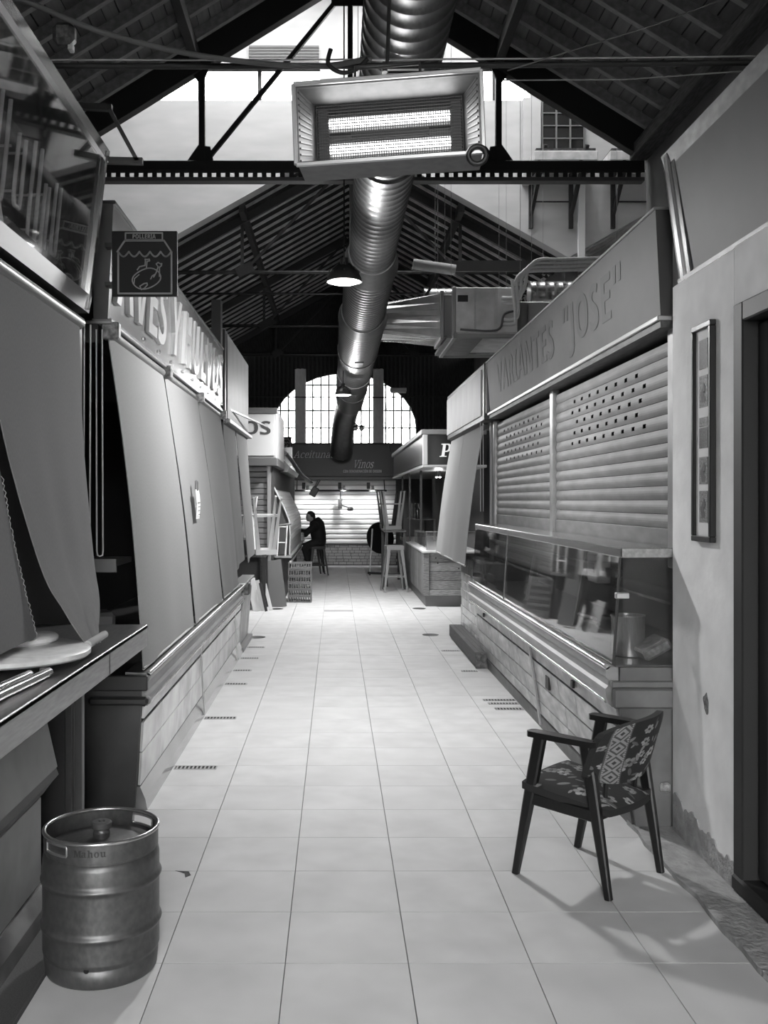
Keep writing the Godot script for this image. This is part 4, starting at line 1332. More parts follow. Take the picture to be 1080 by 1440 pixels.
# ---------------------------------------------------------------- far left stall
func build_far_left() -> void:
	var st = S()
	bx(st, -2.95, -0.98, -0.012, 2.35, 15.30, 23.5)
	struct("wall_stall", st, mat(0.18, 0.8))
	var s = thing("lightbox_sign", "white lightbox with dark letters on the corner of the far left stall", "sign", V(-1.2, 2.26, 15.5))
	boxpart("case", -2.2, -0.90, 2.26, 3.02, 15.0, 17.2, mat(0.58, 0.5), s, 0.012)
	boxpart("face", -2.18, -0.93, 2.30, 2.93, 14.985, 15.0, mat(0.66, 0.5), s, 0.004)
	boxpart("top_trim", -2.2, -0.89, 2.94, 3.03, 14.97, 15.0, mat(0.28, 0.5), s, 0.004)
	boxpart("bottom_trim", -2.2, -0.89, 2.15, 2.26, 14.97, 17.2, mat(0.30, 0.5), s, 0.004)
	text("OS", mat(0.20, 0.6), s, V(-1.20, 2.72, 14.983), Vector3.RIGHT, Vector3.UP, 0.20, 0.42, false, 0.004)
	# shutter behind the stools, facing the cross aisle
	var sh = thing("roller_shutter", "dark slatted roller shutter under the lettered white lightbox", "shutter", V(-1.5, 0.85, 15.25))
	for i in 15:
		boxpart("slat", -2.2, -1.03, 0.85 + i * 0.087, 0.93 + i * 0.087, 15.235 + 0.004 * (i % 2), 15.262, mat([0.40, 0.43][i % 2], 0.5, 0.3), sh, 0.008)
	boxpart("guide", -1.06, -1.0, 0.0, 2.2, 15.20, 15.29, mat(0.50, 0.4, 0.3), sh, 0.006)
	# roll-top shutter bulging over the aisle side counter
	var rt = thing("roll_top_shutter", "curved slatted roll-top shutter beside the seated person", "shutter", V(-0.8, 0.75, 18.5))
	var prof = curve([V(-1.10, 2.05, 0), V(-0.98, 1.78, 0), V(-0.84, 1.50, 0), V(-0.76, 1.30, 0), V(-0.74, 1.05, 0), V(-0.75, 0.75, 0)], 4)
	for i in prof.size() - 1:
		var a: Vector3 = prof[i]
		var b: Vector3 = prof[i + 1]
		st = S()
		bar(st, Vector3((a.x + b.x) / 2, (a.y + b.y) / 2, -15.8), Vector3((a.x + b.x) / 2, (a.y + b.y) / 2, -21.0), (b - a).length() * 0.94, 0.012, 0.003, Vector3(-(b - a).y, (b - a).x, 0).normalized())
		obj("slat", st, mat([0.66, 0.70, 0.62][i % 3], 0.4, 0.2), rt)
	tubepart("edge_rail", [V(-1.10, 2.06, 15.79), V(-0.97, 1.79, 15.79), V(-0.83, 1.51, 15.79), V(-0.745, 1.30, 15.79), V(-0.73, 1.05, 15.79), V(-0.74, 0.75, 15.79)], 0.016, mat(0.72, 0.3, 0.5), rt)
	st = S()
	var cap = []
	for p in prof:
		cap.append(Vector2(p.x - 0.01, p.y))
	cap.append_array([Vector2(-1.10, 0.76)])
	wall_xy(st, cap, 15.82, 0.03)
	obj("end_panel", st, mat(0.22, 0.6), rt)
	var ct = thing("counter", "dark counter below the curved roll-top shutter", "counter", V(-0.85, 0, 18.5))
	boxpart("top", -1.0, -0.70, 0.70, 0.74, 15.7, 21.2, mat(0.50, 0.3, 0.4), ct, 0.006)
	boxpart("front", -1.0, -0.84, 0.0, 0.70, 15.8, 21.2, mat(0.22, 0.6), ct)
	boxpart("rail", -0.74, -0.70, 0.62, 0.66, 15.7, 21.2, mat(0.66, 0.25, 0.7), ct, 0.006)
	# steel canopy and clutter over the roll-top: ducts, arms, spotlights
	var cn = thing("extractor_hood", "sloping steel canopy above the curved roll-top shutter", "hood", V(-0.95, 2.2, 18.5))
	st = S()
	sweep(st, [Vector2(-1.15, 2.62), Vector2(-0.92, 2.34), Vector2(-0.80, 2.20), Vector2(-0.84, 2.12), Vector2(-1.15, 2.12)], 17.25, 21.5)
	obj("canopy", st, mat(0.40, 0.35, 0.6, "dirty", Vector3(1, 1, 0.5)), cn)
	boxpart("sign_panel", -1.0, -0.80, 2.26, 2.60, 18.2, 18.3, mat(0.50, 0.2, 0.5), cn)
	tubepart("pipe", curve([V(-0.88, 2.45, 17.3), V(-0.80, 2.35, 17.8), V(-0.66, 2.12, 19.0), V(-0.52, 2.0, 20.5)], 5), 0.035, mat(0.32, 0.4, 0.3), cn, 8)
	var arm = thing("spotlight", "black spotlight head on an arm before the far white shutter", "spotlight", V(-0.45, 1.8, 20.2))
	tubepart("arm", [V(-0.85, 2.25, 20.2), V(-0.47, 1.98, 20.2)], 0.016, mat(0.15, 0.5), arm, 8)
	barpart("head", V(-0.50, 1.75, 20.2), V(-0.33, 2.05, 20.2), 0.05, 0.05, mat(0.06, 0.5), arm, 0.01)
	st = S()
	cbox(st, V(-0.44, 1.80, 20.2), Vector3(0.07, 0.10, 0.06), Basis(Vector3(0, 0, 1), -0.5), 0.015)
	obj("housing", st, mat(0.05, 0.5), arm)
	# upturned pale stools on a dark stand
	var stand = thing("display_stand", "dark wooden stand carrying upturned stools before the left shutter", "stand", V(-1.27, 0, 14.8))
	boxpart("top", -1.55, -1.02, 0.78, 0.82, 14.55, 15.05, mat(0.40, 0.6, 0.0, "grain", Vector3(2, 2, 2)), stand, 0.006)
	for x in [-1.53, -1.06]:
		for z in [14.58, 15.0]:
			boxpart("leg", x - 0.025, x + 0.025, 0.0, 0.78, z - 0.025, z + 0.025, mat(0.16, 0.6), stand)
	boxpart("side_panel", -1.12, -1.06, 0.25, 0.78, 14.6, 15.0, mat(0.24, 0.6, 0.0, "dirty", Vector3(3, 3, 3)), stand)
	boxpart("shelf", -1.53, -1.06, 0.20, 0.24, 14.6, 15.0, mat(0.3, 0.6), stand)
	var white = mat(0.80, 0.45)
	var sl = make_stool("bar_stool", "pale metal stool upturned on the dark stand, slot in its seat", white, 0.86, "pale stools upturned on the stand")
	sl.transform = Transform3D(Basis(Vector3.UP, 0.25) * Basis(Vector3.RIGHT, PI + 0.06), V(-1.05, 1.68, 14.66))
	var s2 = copy(sl, "pale metal stool upturned on the dark stand behind another", V(-1.33, 1.68, 14.9))
	s2.transform = Transform3D(Basis(Vector3.UP, -0.3) * Basis(Vector3.RIGHT, PI), V(-1.46, 1.68, 14.90))
	st = S()
	cbox(st, V(-1.40, 0.94, 14.62), Vector3(0.10, 0.12, 0.10), Basis(Vector3.UP, 0.3), 0.02)
	tag(obj("black_bag", st, mat(0.04, 0.7)), "black bag on the dark stand below the cloth blind", "bag")
	# white boards leaning on the stand
	var leanb = [["pale board leaning on the dark stand, widest of the row", -1.17, 14.45, 0.12], ["pale narrow board leaning on the dark stand in the row's middle", -1.08, 14.5, 0.06], ["dark framed board leaning beside the pale ones", -1.03, 14.4, 0.04], ["pale narrow board leaning nearest the crates", -0.97, 14.55, 0.05]]
	for i in 4:
		var q: Array = leanb[i]
		st = S()
		bar(st, V(q[1] + 0.02, 0.005, q[2] - 0.05), V(q[1] - 0.08, 0.47 - 0.03 * i, q[2] + 0.06), q[3], 0.012, 0.002, Vector3.BACK)
		tag(obj("leaning_board", st, mat([0.80, 0.72, 0.15, 0.78][i], 0.6)), q[0], "board", "boards leaning on the stand")
	# slanted dark ramp panel behind
	st = S()
	bar(st, V(-0.86, 0.0, 14.95), V(-0.96, 0.70, 15.14), 0.24, 0.02, 0.0, Vector3.BACK)
	tag(obj("ramp_panel", st, mat(0.34, 0.6)), "grey panel leaning against the dark counter", "panel")
	# stack of plastic crates
	var proto: Node3D = null
	for i in 6:
		var lab: String = ["plastic crate at the bottom of the stack by the dark counter", "second plastic crate from the floor in the stack", "third plastic crate from the floor in the stack", "fourth plastic crate from the floor in the stack", "fifth plastic crate from the floor, below the topmost", "plastic crate on top of the stack by the dark counter"][i]
		if i == 0:
			proto = make_crate(lab)
			proto.position = V(-0.57, 0.0, 15.75)
		else:
			copy(proto, lab, V(-0.57 + 0.004 * (i % 2), i * 0.106, 15.75 - 0.004 * (i % 3)), 0.01 * (i % 3 - 1))
	# folding white rack beside the crates
	var rk = thing("folding_rack", "small white folding rack between the stools and the roll-top shutter", "rack", V(-0.86, 0.74, 15.62))
	for x in [-0.93, -0.80]:
		tubepart("post", [V(x, 0.74, 15.62), V(x + 0.03, 1.22, 15.62)], 0.014, white, rk, 8)
	for y in [0.95, 1.2]:
		tubepart("rung", [V(-0.92, y, 15.62), V(-0.77, y, 15.62)], 0.010, white, rk, 8)
	tubepart("bar", [V(-0.92, 1.22, 15.62), V(-0.70, 1.25, 15.5)], 0.016, mat(0.75, 0.25, 0.6), rk, 8)

func make_crate(label: String) -> Node3D:
	var t = thing("plastic_crate", label, "crate", Vector3.ZERO, "plastic crates in the stack")
	var m = mat(0.36, 0.6)
	boxpart("bottom", -0.185, 0.185, 0.0, 0.012, -0.15, 0.15, m, t)
	for side in 4:
		var st = S()
		var along = Vector3.RIGHT if side < 2 else Vector3.BACK
		var out = (Vector3.BACK if side < 2 else Vector3.RIGHT) * (1.0 if side % 2 == 0 else -1.0)
		var half = 0.185 if side < 2 else 0.15
		var c: Vector3 = out * (0.148 if side < 2 else 0.183)
		for y in [0.012, 0.094]:
			cbox(st, c + Vector3(0, y, 0), Vector3(half if side < 2 else 0.005, 0.010, half if side >= 2 else 0.005))
		for k in 10:
			var p: Vector3 = c + along * (-half + 0.012 + (2 * half - 0.024) * k / 9.0) + Vector3(0, 0.053, 0)
			cbox(st, p, Vector3(0.0075 if side < 2 else 0.004, 0.036, 0.0075 if side >= 2 else 0.004))
		obj("side", st, m, t)
	return t

# ---------------------------------------------------------------- far right stall: plank counter, stools, folded table
func build_far_right() -> void:
	var st = S()
	bx(st, 2.3, 3.5, -0.012, 2.7, 15.3, 23.5)
	struct("wall_stall", st, mat(0.13, 0.8))
	var c = thing("plank_counter", "knotty wooden plank counter on a grey plinth at the far right stall", "counter", V(1.65, 0, 17.5))
	boxpart("plinth", 1.375, 2.2, 0.0, 0.17, 15.06, 21.0, mat(0.42, 0.6), c, 0.004)
	boxpart("core", 1.36, 2.2, 0.17, 0.82, 15.06, 21.0, mat(0.22, 0.8), c)
	var wm = [mat(0.64, 0.6, 0.0, "grain", Vector3(0.5, 5, 5)), mat(0.58, 0.6, 0.0, "grain", Vector3(0.6, 4, 4)), mat(0.67, 0.6, 0.0, "grain", Vector3(0.45, 6, 6))]
	boxpart("stile", 1.335, 1.43, 0.165, 0.82, 15.02, 15.06, wm[1], c, 0.006)
	for i in 4:
		boxpart("plank", 1.435, 2.2, 0.255 + i * 0.142, 0.393 + i * 0.142, 15.04, 15.06, wm[i % 3], c, 0.005)
	boxpart("bottom_rail", 1.43, 2.2, 0.165, 0.25, 15.022, 15.06, wm[2], c, 0.005)
	for k in [[1.53, 0.74], [1.85, 0.73], [1.56, 0.66], [1.97, 0.46], [1.88, 0.58]]:
		var kn = S()
		lathe(kn, [Vector2(0, 0), Vector2(0.018, 0), Vector2(0.0, 0.003)], 10, Transform3D(Basis(Vector3.RIGHT, PI / 2), V(k[0], k[1], 15.041)))
		obj("knot", kn, mat(0.14, 0.7), c)
	for i in 14:
		boxpart("side_plank", 1.335, 1.36, 0.17, 0.82, 15.07 + i * 0.42, 15.48 + i * 0.42, mat([0.54, 0.50, 0.57][i % 3], 0.6, 0.0, "grain", Vector3(4, 0.5, 4)), c, 0.005)
	boxpart("worktop", 1.32, 2.2, 0.82, 0.85, 15.0, 21.0, mat(0.74, 0.35), c, 0.005)
	var gs = thing("glass_screen", "low glass screen standing on the plank counter", "screen", V(1.7, 0.85, 15.3))
	boxpart("pane", 1.40, 2.15, 0.85, 1.13, 15.20, 15.206, glass(0.7, 0.15), gs)
	boxpart("pane", 1.40, 1.406, 0.85, 1.13, 15.2, 17.5, glass(0.7, 0.15), gs)
	boxpart("top_rail", 1.39, 2.15, 1.13, 1.145, 15.19, 15.215, mat(0.5, 0.3, 0.6), gs)
	# fascia
	var f = thing("shop_fascia", "dark shop fascia with slanted white letters on the far right stall", "sign", V(1.5, 2.1, 18.5))
	st = S()
	sweep(st, [Vector2(1.345, 2.16), Vector2(1.345, 2.62), Vector2(2.3, 2.62), Vector2(2.3, 2.16)], 15.0, 22.8)
	obj("panel", st, mat(0.12, 0.35), f)
	boxpart("top_trim", 1.30, 2.3, 2.62, 2.70, 14.97, 22.9, mat(0.42, 0.4), f, 0.01)
	boxpart("bottom_trim", 1.32, 2.3, 2.12, 2.16, 14.97, 22.9, mat(0.58, 0.4), f, 0.006)
	boxpart("corner_strip", 1.325, 1.40, 2.16, 2.62, 14.97, 15.02, mat(0.62, 0.4), f, 0.006)
	boxpart("side_face", 1.335, 1.345, 2.19, 2.59, 15.1, 22.7, mat(0.30, 0.3), f)
	text("Pa", mat(0.90, 0.5), f, V(1.76, 2.38, 14.99), Vector3.RIGHT, Vector3.UP, 0.20, 0.0, true, 0.006, 0.15)
	# dark interior: mast posts, two tiny lamps, bottles on a back shelf
	for q in [[1.42, 16.4, "thin dark post beside the bottles in the far right stall"], [1.40, 18.6, "thin dark post between bottle shelf and folded table"], [1.40, 20.6, "thin dark post at the far end of the plank counter"]]:
		st = S()
		bx(st, q[0] - 0.018, q[0] + 0.018, 0.85, 2.13, q[1] - 0.018, q[1] + 0.018)
		tag(obj("thin_post", st, mat(0.12, 0.5)), q[2], "post", "thin posts of the far right stall")
	var bs = thing("bottle_shelf", "dark shelf holding bottles inside the far right stall", "shelf", V(1.7, 1.25, 19.5))
	boxpart("board", 1.5, 1.9, 1.25, 1.27, 18.6, 20.8, mat(0.2, 0.5), bs)
	for z in [18.7, 20.7]:
		boxpart("leg", 1.86, 1.90, 0.85, 1.25, z - 0.02, z + 0.02, mat(0.2, 0.5), bs)
	for i in 6:
		st = S()
		lathe(st, [Vector2(0, 0), Vector2(0.036, 0), Vector2(0.038, 0.01), Vector2(0.038, 0.18), Vector2(0.014, 0.22), Vector2(0.013, 0.29), Vector2(0, 0.29)], 12, Transform3D(Basis.IDENTITY, V(1.56 + 0.05 * (i % 2), 1.27, 18.75 + i * 0.36)))
		tag(obj("bottle", st, mat([0.12, 0.5, 0.3][i % 3], 0.15)), ["dark bottle", "pale bottle", "grey bottle"][i % 3] + " standing on the dark shelf of the far right stall", "bottle", "bottles on the dark shelf")
	for i in 2:
		var lp = thing("small_lamp", ["tiny bright ceiling lamp in the far right stall, nearer the plank counter's corner", "tiny bright ceiling lamp in the far right stall, its neighbour"][i], "lamp", V(1.70 + i * 0.06, 2.0, 16.6), "tiny lamps in the far right stall")
		st = S()
		lathe(st, [Vector2(0, 0.0), Vector2(0.018, 0.004), Vector2(0.02, 0.02), Vector2(0, 0.022)], 10, Transform3D(Basis.IDENTITY, V(1.70 + i * 0.06, 2.0, 16.6)))
		obj("bulb", st, glow(3.0), lp)
		tubepart("stem", [V(1.70 + i * 0.06, 2.02, 16.6), V(1.70 + i * 0.06, 2.13, 16.6)], 0.006, mat(0.1, 0.5), lp, 6)
		var o = OmniLight3D.new()
		o.name = "lamp_light"
		o.light_energy = 0.03
		o.light_size = 0.02
		o.omni_range = 20.0
		o.omni_attenuation = 2.0
		o.shadow_enabled = true
		lp.add_child(o)
		o.position = Vector3(0, -0.03, 0)
	# stools: two upright before the counter, three upturned on a tall table
	var grey = mat(0.50, 0.4, 0.3)
	var dark = mat(0.10, 0.45)
	var a = make_stool("bar_stool", "grey metal bar stool standing before the plank counter", grey, 0.82, "bar stools at the plank counter")
	a.transform = Transform3D(Basis(Vector3.UP, 0.12), V(1.04, 0, 17.55))
	var b = make_stool("bar_stool", "black metal bar stool standing behind the grey one", dark, 0.80, "bar stools at the plank counter")
	b.transform = Transform3D(Basis(Vector3.UP, -0.1), V(1.08, 0, 18.15))
	var tb = thing("tall_table", "tall table carrying upturned stools beside the plank counter", "table", V(1.12, 0, 19.0))
	boxpart("top", 0.92, 1.33, 1.02, 1.06, 18.5, 20.2, mat(0.38, 0.5, 0.0, "grain", Vector3(2, 2, 2)), tb, 0.006)
	for x in [0.96, 1.29]:
		for z in [18.55, 20.15]:
			boxpart("leg", x - 0.025, x + 0.025, 0.0, 1.02, z - 0.025, z + 0.025, mat(0.20, 0.5), tb)
	var ups = [["grey metal stool upturned on the tall table", grey, 1.08, 18.75, 0.1], ["black metal stool upturned in the middle of the tall table", dark, 1.12, 19.3, -0.12], ["black metal stool upturned on the tall table's far end", dark, 1.06, 19.85, 0.1]]
	for i in 3:
		var q: Array = ups[i]
		var u = make_stool("bar_stool", q[0], q[1], 0.74, "stools upturned on the tall table")
		u.transform = Transform3D(Basis(Vector3.UP, q[4]) * Basis(Vector3.RIGHT, PI), V(q[2], 1.80, q[3]))
	# table with its round top tipped upright
	var ft = thing("tilt_top_table", "dark round table with its top tipped upright on a wheeled base", "table", V(0.86, 0, 21.6))
	st = S()
	lathe(st, [Vector2(0, -0.015), Vector2(0.34, -0.015), Vector2(0.35, 0.0), Vector2(0.34, 0.015), Vector2(0, 0.015)], 36, Transform3D(Basis(Vector3.UP, 0.5) * Basis(Vector3.RIGHT, PI / 2 - 0.12), V(0.98, 0.80, 21.6)))
	obj("round_top", st, mat(0.07, 0.45), ft)
	for x in [0.76, 1.06]:
		barpart("leg", V(x + 0.04, 1.0, 21.45), V(x - 0.02, 0.06, 21.35), 0.05, 0.03, mat(0.42, 0.4, 0.3), ft)
	barpart("foot_bar", V(0.70, 0.05, 21.35), V(1.12, 0.05, 21.15), 0.04, 0.05, mat(0.12, 0.5), ft)
	for x in [0.74, 1.06]:
		st = S()
		lathe(st, [Vector2(0, -0.012), Vector2(0.025, -0.012), Vector2(0.025, 0.012), Vector2(0, 0.012)], 14, Transform3D(Basis(Vector3(0, 0, 1), PI / 2), V(x, 0.025, 21.3)))
		obj("caster", st, mat(0.08, 0.5), ft)

# ---------------------------------------------------------------- stall closing the far end
func build_far_end() -> void:
	var st = S()
	bx(st, -2.9, 3.4, -0.012, 3.02, 24.66, 24.88)
	struct("wall_end", st, mat(0.3, 0.8))
	var f = thing("shop_fascia", "wide dark fascia with white script lettering over the far white shutter", "sign", V(0.1, 2.2, 24.5))
	boxpart("panel", -1.55, 1.62, 2.21, 3.02, 24.45, 24.60, mat(0.08, 0.42), f, 0.01)
	boxpart("top_edge", -1.6, 1.65, 3.02, 3.05, 24.42, 24.62, mat(0.06, 0.5), f)
	boxpart("bottom_edge", -1.6, 1.65, 2.13, 2.21, 24.44, 24.60, mat(0.20, 0.4), f, 0.006)
	var ink = mat(0.86, 0.5)
	text("Aceitunas", mat(0.74, 0.5), f, V(-0.52, 2.76, 24.446), Vector3.RIGHT, Vector3(0.0, 1, 0), 0.17, 1.0, true, 0.004, 0.30, false)
	text("Vinos", ink, f, V(0.70, 2.52, 24.446), Vector3.RIGHT, Vector3.UP, 0.20, 0.50, true, 0.004, 0.30, false)
	text("CON DENOMINACIÓN DE ORIGEN", ink, f, V(0.665, 2.345, 24.446), Vector3.RIGHT, Vector3.UP, 0.07, 0.95)
	st = S()
	for i in 20:
		var a = TAU * i / 20.0
		var b = TAU * (i + 1) / 20.0
		bar(st, V(0.18 + 0.04 * cos(a), 2.66 + 0.04 * sin(a), 24.446), V(0.18 + 0.04 * cos(b), 2.66 + 0.04 * sin(b), 24.446), 0.014, 0.006, 0.0, Vector3.BACK)
	obj("ring_mark", st, ink, f)
	boxpart("underline", -0.10, 0.14, 2.735, 2.75, 24.443, 24.448, ink, f)
	# white shutter
	var s = thing("roller_shutter", "white slatted shutter closing the far end stall", "shutter", V(0.1, 0.53, 24.6))
	for i in 13:
		st = S()
		var y = 0.535 + i * 0.123
		prism(st, [Vector2(0, 0), Vector2(-0.016, 0.03), Vector2(-0.016, 0.085), Vector2(0, 0.113), Vector2(0.012, 0.113), Vector2(0.012, 0)], V(-1.45, y, 24.60), Vector3.FORWARD, Vector3.UP, 2.95)
		obj("slat", st, mat([0.80, 0.78, 0.82][i % 3], 0.5), s)
	# brick base
	st = S()
	bx(st, -1.5, 1.6, 0.0, 0.53, 24.56, 24.64)
	var base = struct("wall_end_base", st, mat(0.30, 0.9))
	st = S()
	rng.seed = 5
	for r in 7:
		var x = -1.48 + (0.08 if r % 2 else 0.0)
		while x < 1.5:
			var w = rng.randf_range(0.10, 0.22)
			bx(st, x, x + w - 0.012, 0.03 + r * 0.071, 0.09 + r * 0.071, 24.545 - rng.randf_range(0.0, 0.02), 24.58)
			x += w
	var bk = obj("stone_strips", st, mat(0.62, 0.85, 0.0, "speck", Vector3(1, 2, 1)), base)
	bk.set_meta("kind", "stuff")
	boxpart("coping", -1.5, 1.6, 0.52, 0.54, 24.52, 24.6, mat(0.16, 0.6), base)
	# track with three spotlights washing the shutter
	var t = thing("spotlight_track", "dark spotlight track in front of the far white shutter", "track", V(0.1, 1.88, 24.1))
	tubepart("rail", [V(-1.0, 1.86, 24.1), V(1.25, 1.86, 24.1)], 0.025, mat(0.15, 0.5), t)
	for x in [-0.95, 1.2]:
		tubepart("drop_rod", [V(x, 1.86, 24.1), V(x, 2.14, 24.45)], 0.012, mat(0.15, 0.5), t, 6)
	for i in 3:
		var x: float = [-0.78, 0.10, 0.80][i]
		var lab: String = ["small spotlight on the track nearest the roll-top shutter", "small spotlight in the middle of the track", "small spotlight on the track nearest the folded table"][i]
		var sp = thing("spotlight", lab, "spotlight", V(x, 1.95, 24.0), "spotlights on the track")
		boxpart("driver", x - 0.04, x + 0.04, 1.90, 2.06, 24.02, 24.08, mat(0.06, 0.5), sp, 0.006)
		st = S()
		lathe(st, [Vector2(0, 0.0), Vector2(0.042, 0.0), Vector2(0.034, 0.09), Vector2(0, 0.10)], 14, Transform3D(Basis(Vector3.RIGHT, 0.9), V(x + 0.1, 1.90, 24.0)))
		obj("head", st, mat(0.70, 0.3, 0.5), sp)
		st = S()
		lathe(st, [Vector2(0, 0.0), Vector2(0.034, -0.002), Vector2(0.0, -0.004)], 12, Transform3D(Basis(Vector3.RIGHT, 0.9), V(x + 0.1, 1.90, 24.0)))
		obj("lens", st, glow(2.5), sp)
		var o = SpotLight3D.new()
		o.name = "spot_light"
		o.light_energy = 0.6
		o.spot_range = 30.0
		o.spot_attenuation = 2.0
		o.spot_angle = 62.0
		o.light_size = 0.04
		o.shadow_enabled = true
		sp.add_child(o)
		o.position = V(x + 0.1, 1.86, 24.02) - sp.position
		o.rotation = Vector3(-0.75, 0, 0)
	st = S()
	lathe(st, [Vector2(0, 0), Vector2(0.07, 0.01), Vector2(0.08, 0.06), Vector2(0.05, 0.10), Vector2(0, 0.11)], 14, Transform3D(Basis.IDENTITY, V(0.36, 1.36, 24.3)))
	var hang = thing("hanging_speaker", "dark round speaker hanging before the far white shutter", "speaker", V(0.3, 1.35, 24.3))
	obj("body", st, mat(0.14, 0.6), hang)
	boxpart("bracket", 0.06, 0.16, 1.42, 1.66, 24.28, 24.34, mat(0.16, 0.6), hang, 0.01)
	tubepart("cord", [V(0.12, 1.66, 24.31), V(0.12, 1.86, 24.12)], 0.008, mat(0.15, 0.6), hang, 6)
	barpart("link", V(0.14, 1.5, 24.31), V(0.34, 1.44, 24.31), 0.03, 0.03, mat(0.14, 0.6), hang)

# ---------------------------------------------------------------- trusses
func build_trusses() -> void:
	var steel = mat(0.11, 0.55)
	var t = thing("roof_truss", "dark steel roof truss with a perforated tie at the end of the boarded roof", "truss", V(XA, 5.32, ZT), "steel roof trusses")
	var xl = XA - 3.42
	var xr = XA + 3.42
	boxpart("tie_beam", xl, xr, 5.46, 5.57, ZT - 0.06, ZT + 0.06, steel, t, 0.005)
	# perforated tray under the tie
	boxpart("tray", xl, xr, 5.33, 5.375, ZT - 0.07, ZT + 0.07, mat(0.36, 0.45, 0.3), t, 0.004)
	var st = S()
	for i in 64:
		var x = xl + 0.06 + i * 0.106
		bx(st, x, x + 0.055, 5.375, 5.46, ZT - 0.062, ZT - 0.055)
	bx(st, xl, xr, 5.43, 5.462, ZT - 0.064, ZT - 0.054)
	obj("tray_lattice", st, mat(0.14, 0.55), t)
	for s in [-1.0, 1.0]:
		var e = Vector2(XA + s * 3.45, 5.60)
		barpart("rafter", V(XA - s * 0.02, 7.92, ZT), V(e.x, e.y + 0.18, ZT), 0.14, 0.36, mat(0.13, 0.6), t, 0.004)
		var xp = XA + s * 1.73
		boxpart("strut", xp - 0.035, xp + 0.035, 5.55, 6.70, ZT - 0.035, ZT + 0.035, steel, t)
		barpart("diagonal", V(xp + s * -0.06, 5.60, ZT), V(XA - s * -0.16, 7.45, ZT), 0.05, 0.05, steel, t)
		st = S()
		wall_xy(st, [Vector2(xp + s * 0.18, 5.56), Vector2(xp - s * 0.14, 5.56), Vector2(xp - s * 0.10, 5.74), Vector2(xp + s * 0.04, 5.76)], ZT - 0.03, 0.02)
		obj("gusset", st, steel, t)
		st = S()
		wall_xy(st, [Vector2(xp + s * 0.12, 6.60), Vector2(xp - s * 0.12, 6.74), Vector2(xp - s * 0.02, 6.50), Vector2(xp + s * 0.03, 6.48)], ZT - 0.03, 0.02)
		obj("gusset", st, steel, t)
	boxpart("king_post", XA - 0.03, XA + 0.03, 5.55, 7.6, ZT - 0.03, ZT + 0.03, steel, t)
	boxpart("apex_plate", XA - 0.22, XA + 0.22, 7.38, 7.62, ZT - 0.04, ZT - 0.02, steel, t)
	# trusses of the far hall
	var labels = ["slender steel truss just behind the white gable wall", "slender steel truss halfway along the far hall", "slender steel truss nearest the arched window"]
	var bright = mat(0.20, 0.3, 0.5)
	for k in 3:
		var z: float = [15.55, 20.3, 24.3][k]
		var tr = thing("roof_truss", labels[k], "truss", V(XB, 5.2, z), "steel roof trusses")
		var ty = 5.22
		tubepart("tie_rod", [V(XB - 3.2, ty, z), V(XB + 3.2, ty, z)], 0.032, bright, tr, 8)
		for s in [-1.0, 1.0]:
			barpart("rafter", V(XB, 7.0, z), V(XB + s * 3.2, 5.22, z), 0.07, 0.12, mat(0.20, 0.5), tr)
			boxpart("strut", XB + s * 1.72 - 0.025, XB + s * 1.72 + 0.025, ty, 6.1, z - 0.02, z + 0.02, mat(0.20, 0.5), tr)
			barpart("diagonal", V(XB + s * 1.70, ty, z), V(XB + s * 0.1, 6.9, z), 0.04, 0.04, mat(0.18, 0.5), tr)
			barpart("gusset", V(XB + s * 1.80, ty - 0.02, z - 0.03), V(XB + s * 1.55, ty + 0.10, z - 0.03), 0.02, 0.16, mat(0.14, 0.5), tr)
		boxpart("king_post", XB - 0.03, XB + 0.03, ty, 7.0, z - 0.03, z + 0.03, mat(0.20, 0.5), tr)
	# lower tie across the far hall
	tag(tubepart("tie_rod", [V(-3.0, 5.2, 17.05), V(3.5, 5.2, 17.05)], 0.02, bright), "thin tie rod crossing the far hall between two trusses", "rod")

# ---------------------------------------------------------------- ducts
const DX := 0.31
const DY := 3.717
func spiral(st: SurfaceTool, a: Vector3, b: Vector3, r: float, pitch: float, n := 36) -> void:
	var prof = []
	var len = a.distance_to(b)
	var k = int(len / pitch)
	prof.append(Vector2(r, 0.0))
	for i in k:
		var y = pitch * (i + 0.5)
		prof.append_array([Vector2(r, y - 0.010), Vector2(r + 0.0035, y - 0.004), Vector2(r + 0.0035, y + 0.004), Vector2(r, y + 0.010)])
	prof.append(Vector2(r, len))
	var f = (b - a).normalized()
	var s = f.cross(Vector3.RIGHT if absf(f.x) < 0.8 else Vector3.UP).normalized()
	lathe(st, prof, n, Transform3D(Basis(s, f, s.cross(f)), a))

